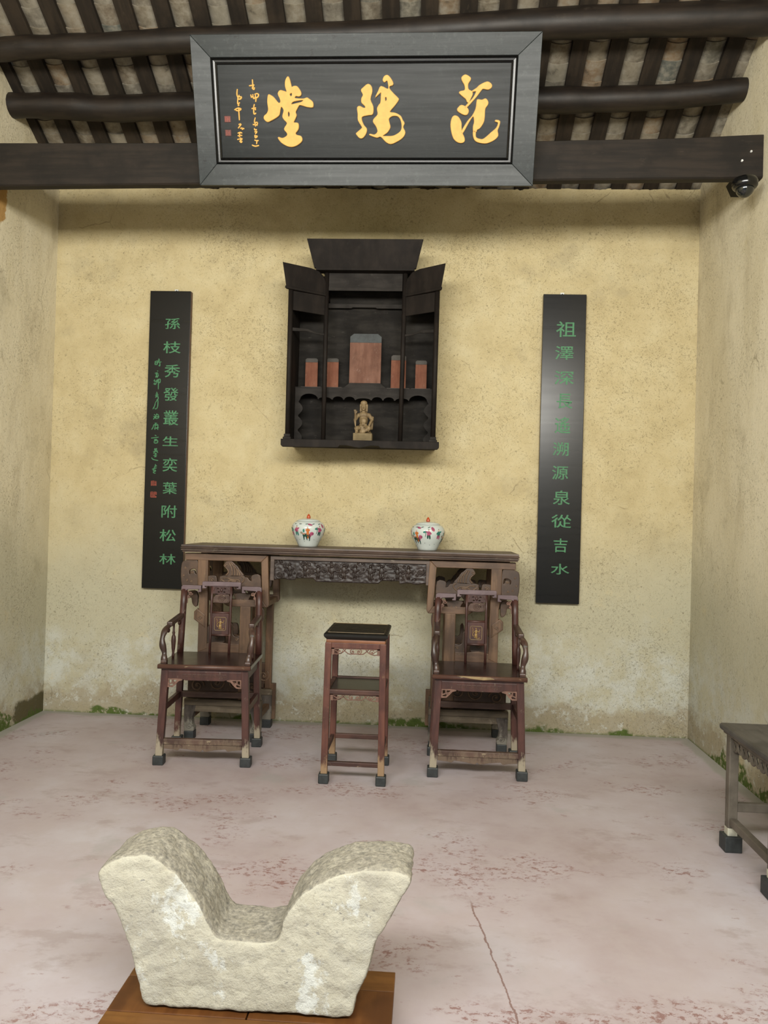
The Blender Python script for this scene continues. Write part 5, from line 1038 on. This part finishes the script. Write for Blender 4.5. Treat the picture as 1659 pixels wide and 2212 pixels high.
def boy(b, a, top_, leg_, flip=1):
    patch(b, oval((a, 0.132), 0.0055, 0.006), 7); patch(b, oval((a, 0.139), 0.003, 0.003), 5)
    patch(b, [(a-0.008, 0.126), (a+0.008, 0.126), (a+0.010, 0.098), (a-0.010, 0.098)], top_)
    patch(b, oval((a+flip*0.012, 0.122), 0.010, 0.005, flip*0.5), top_); patch(b, oval((a-flip*0.011, 0.114), 0.009, 0.005, flip*0.9), top_)
    patch(b, [(a-0.010, 0.099), (a, 0.099), (a-0.002, 0.078), (a-0.010, 0.080)], leg_); patch(b, [(a+0.001, 0.099), (a+0.010, 0.099), (a+0.013, 0.080), (a+0.006, 0.074)], leg_)
def horse(b, a):
    patch(b, oval((a, 0.078), 0.028, 0.011), 2); patch(b, [(a-0.024, 0.078), (a-0.014, 0.074), (a-0.018, 0.048), (a-0.024, 0.046)], 2)
    patch(b, [(a-0.006, 0.072), (a+0.002, 0.072), (a+0.006, 0.046), (a, 0.048)], 2); patch(b, [(a+0.014, 0.076), (a+0.026, 0.074), (a+0.026, 0.042), (a+0.021, 0.044)], 2)
    patch(b, [(a-0.026, 0.090), (a+0.010, 0.090), (a+0.010, 0.083), (a-0.026, 0.082)], 4)
    patch(b, oval((a-0.034, 0.094), 0.009, 0.007), 6); patch(b, oval((a+0.034, 0.088), 0.014, 0.012), 0); patch(b, oval((a+0.026, 0.074), 0.006, 0.010), 0)
    patch(b, [(a+0.000, 0.114), (a+0.014, 0.114), (a+0.016, 0.062), (a+0.004, 0.060)], 3); patch(b, oval((a+0.008, 0.112), 0.014, 0.010), 3)
    patch(b, oval((a+0.006, 0.128), 0.005, 0.006), 7); patch(b, oval((a-0.018, 0.108), 0.006, 0.012), 1)
def leafy(b, a):
    patch(b, oval((a, 0.122), 0.014, 0.008, 0.2), 1); patch(b, [(a+0.004, 0.118), (a+0.007, 0.118), (a+0.002, 0.09), (a-0.001, 0.09)], 2)
def make_jar(loc, rz, label):
    j = empty('lidded_jar', loc, label, 'jar', 'lidded porcelain jars on the altar table', rz)
    b = MB(); b.lathe(PR, 40); body = b.build('body', M['porcelain'], j, smooth=True)
    b = MB(); b.lathe([(0.079, 0.1705), (0.080, 0.1725), (0.070, 0.179), (0.045, 0.186), (0.016, 0.189), (0.008, 0.189)], 40); lid = b.build('lid', M['porcelain'], j, smooth=True)
    b = MB(); b.lathe([(0.012, 0.187), (0.0135, 0.196), (0.011, 0.206), (0.005, 0.216), (0.001, 0.220)], 16); b.build('lid_knob', M['knob'], j, smooth=True)
    b = MB(); horse(b, 0.0); boy(b, -0.068, 0, 1, 1); boy(b, 0.088, 0, 2, -1); leafy(b, 0.066); boy(b, -0.115, 1, 0, -1); patch(b, oval((0.022, 0.148), 0.016, 0.006, -0.25), 0)
    for k in range(5): patch(b, oval((-0.09+0.045*k, 0.152), 0.010, 0.0022, 0.1*k), 5 if k % 2 else 2)
    for k in range(8): patch(b, oval((-0.14+0.04*k, 0.036+0.006*(k % 3)), 0.004, 0.0012), 5)
    boy(b, 0.155, 1, 0, 1); horse(b, 0.225); boy(b, -0.175, 0, 1, 1); leafy(b, -0.215); boy(b, 0.30, 0, 1); patch(b, oval((0.115, 0.140), 0.010, 0.016, 0.5), 0)
    patch(b, [(-0.165, 0.135), (-0.16, 0.130), (-0.175, 0.10), (-0.185, 0.095), (-0.18, 0.105)], 2)
    b.build('painted_figures', [M[k] for k in SKIN], body)
    return j
jz = TOPZ
j1 = make_jar((-0.797, 5.045, jz), 0.05, 'left lidded white jar painted with a child riding a green horse, on the altar table')
j2 = copy_tree(j1); j2.location = (0.005, 5.045, jz); j2.rotation_euler = (0, 0, 1.22 - PI/2*0 - 2.0)
j2['label'] = 'right lidded white jar painted with walking children, on the altar table'

# ------------------------------------------------------------------ side table at the right wall
bt = empty('tea_table', (1.595, 3.30, 0), 'weathered grey square tea table with carved apron against the right wall', 'table')
hx, hy, tz = 0.215, 0.245, 0.562
b = MB(); b.box(-hx-0.02, hx, -hy-0.02, hy+0.018, tz-0.03, tz); b.build('top', M['bench_top'], bt, 0.012, seg=3)
b = MB(); b.box(-hx-0.004, hx-0.01, -hy-0.006, hy+0.004, tz-0.043, tz-0.028); b.build('waist', M['bench'], bt, 0.003)
for sx in (-1, 1):
    for sy_ in (-1, 1):
        lx, ly = sx*(hx-0.026), sy_*(hy-0.030)
        b = MB(); b.post(lx, ly, 0.05, lx, ly, tz-0.042, 0.042); b.build('leg', M['bench'], bt, 0.004)
        b = MB(); b.post(lx, ly, 0.068, lx, ly, 0.105, 0.0432); b.build('bleached_foot', M['bench_foot'], bt, 0.003)
        b = MB(); b.box(lx-0.038, lx+0.038, ly-0.038, ly+0.038, 0, 0.07); b.build('foot_block', M['rubber'], bt, 0.004)
    X = sx*(hx-0.026)
    b = MB(); b.box(X-0.016, X+0.016, -hy+0.05, hy-0.05, 0.115, 0.150); b.build('side_stretcher', M['bench'], bt, 0.004)
    b = MB(); Yn = 2*(hy-0.05)
    for k in range(9):
        y = -hy+0.06+k*0.046; s_ = 1 if k % 2 else -1
        b.tube([(X, y+0.021*math.cos(g), 0.478+s_*0.004+0.023*math.sin(g)) for g in [2*PI*i/12 for i in range(12)]], 0.0062, 6, closed=True, up=(1, 0, 0))
        b.tube([(X, y-0.02, 0.462), (X-sx*0.002, y, 0.452), (X, y+0.026, 0.492), (X, y+0.03, 0.505)], 0.0055, 6, up=(1, 0, 0))
    b.box(X-0.008, X+0.008, -hy+0.05, hy-0.05, 0.500, 0.520); b.build('carved_apron', M['bench'], bt, smooth=True)
for sy_ in (-1, 1):
    y = sy_*(hy-0.030)
    b = MB(); b.box(-hx+0.046, hx-0.046, y-0.014, y+0.014, 0.175, 0.215); b.build('end_stretcher', M['bench'], bt, 0.004)
    b = MB(); b.box(-hx+0.046, hx-0.046, y-0.008, y+0.008, 0.46, 0.520); b.build('end_apron', M['bench'], bt, 0.004)

# ------------------------------------------------------------------ stone on its plinth
plz = 0.12
pl = empty('wooden_plinth', (-0.44, 2.0, 0), 'low varnished pine plinth of planks under the granite block in the foreground', 'plinth')
plank = [(-0.385, 0.385, 0.142, 0.236, 'plinth'), ]
b = MB(); b.box(-0.380, -0.005, -0.012, 0.140, plz-0.022, plz); b.build('plank', M['plinth_dark'], pl, 0.002)
b = MB(); b.box(-0.001, 0.382, -0.012, 0.140, plz-0.022, plz); b.build('plank', M['plinth_dark'], pl, 0.002)
b = MB(); b.box(-0.380, 0.382, 0.143, 0.235, plz-0.022, plz); b.build('plank', M['plinth'], pl, 0.002)
b = MB(); b.box(-0.380, 0.382, -0.115, -0.015, plz-0.022, plz); b.build('plank', M['plinth'], pl, 0.002)
b = MB(); b.box(-0.380, 0.382, -0.330, -0.118, plz-0.022, plz); b.build('plank', M['plinth_dark'], pl, 0.002)
for y in (-0.315, 0.205):
    b = MB(); b.box(-0.372, 0.374, y, y+0.022, 0.0, plz-0.022); b.build('skirt_board', M['plinth'], pl, 0.002)
for x in (-0.372, 0.352):
    b = MB(); b.box(x, x+0.022, -0.293, 0.205, 0.0, plz-0.022); b.build('skirt_board', M['plinth'], pl, 0.002)
b = MB()
ol = [(x+0.44, max(z, plz+0.006)) for x, z in catmull(STONE, 3, True)]
d = plate_xz([ol], 0.1, 0.1, 0.0, 1)
stn = d.build('stone_block', M['stone'], loc=(-0.44, 2.0, 0.0))
tag(stn, 'large forked granite block with whitewashed face, standing on the low plinth in the foreground', 'stone')
r = stn.modifiers.new('remesh', 'REMESH'); r.mode = 'VOXEL'; r.voxel_size = 0.0065; r.use_smooth_shade = True
sm = stn.modifiers.new('smooth', 'SMOOTH'); sm.iterations = 26; sm.factor = 0.5
tx = bpy.data.textures.new('stone_rough', 'CLOUDS'); tx.noise_scale = 0.05; tx.noise_depth = 4
dm = stn.modifiers.new('rough', 'DISPLACE'); dm.texture = tx; dm.strength = 0.014; dm.mid_level = 0.5; dm.texture_coords = 'LOCAL'

# ------------------------------------------------------------------ security camera under the beam
sc_ = empty('security_camera', (1.700, 4.262, 3.374), 'black dome security camera under the right end of the beam', 'camera')
b = MB(); b.lathe([(0.045, 0.012), (0.060, 0.008), (0.067, -0.010), (0.067, -0.032), (0.060, -0.042), (0.050, -0.046)], 28); b.build('housing', M['cam_black'], sc_, smooth=True)
b = MB(); b.lathe([(0.048*math.cos(t), -0.044-0.050*math.sin(t)) for t in [PI/2*i/8 for i in range(8)]]+[(0.001, -0.094)], 24); b.build('dome', M['cam_glass'], sc_, smooth=True)
b = MB(); b.prism([(0.12, 0.060), (0.42, 0.215), (0.54, 0.205), (0.46, 0.105), (0.30, 0.035), (0.18, 0.025)], 'x', 0.098, 0.124); b.tube([(0.0, 0.0, -0.005), (0.06, 0.10, 0.03), (0.112, 0.22, 0.07)], 0.016, 8); b.build('wall_bracket', M['cam_dark'], sc_, 0.004)
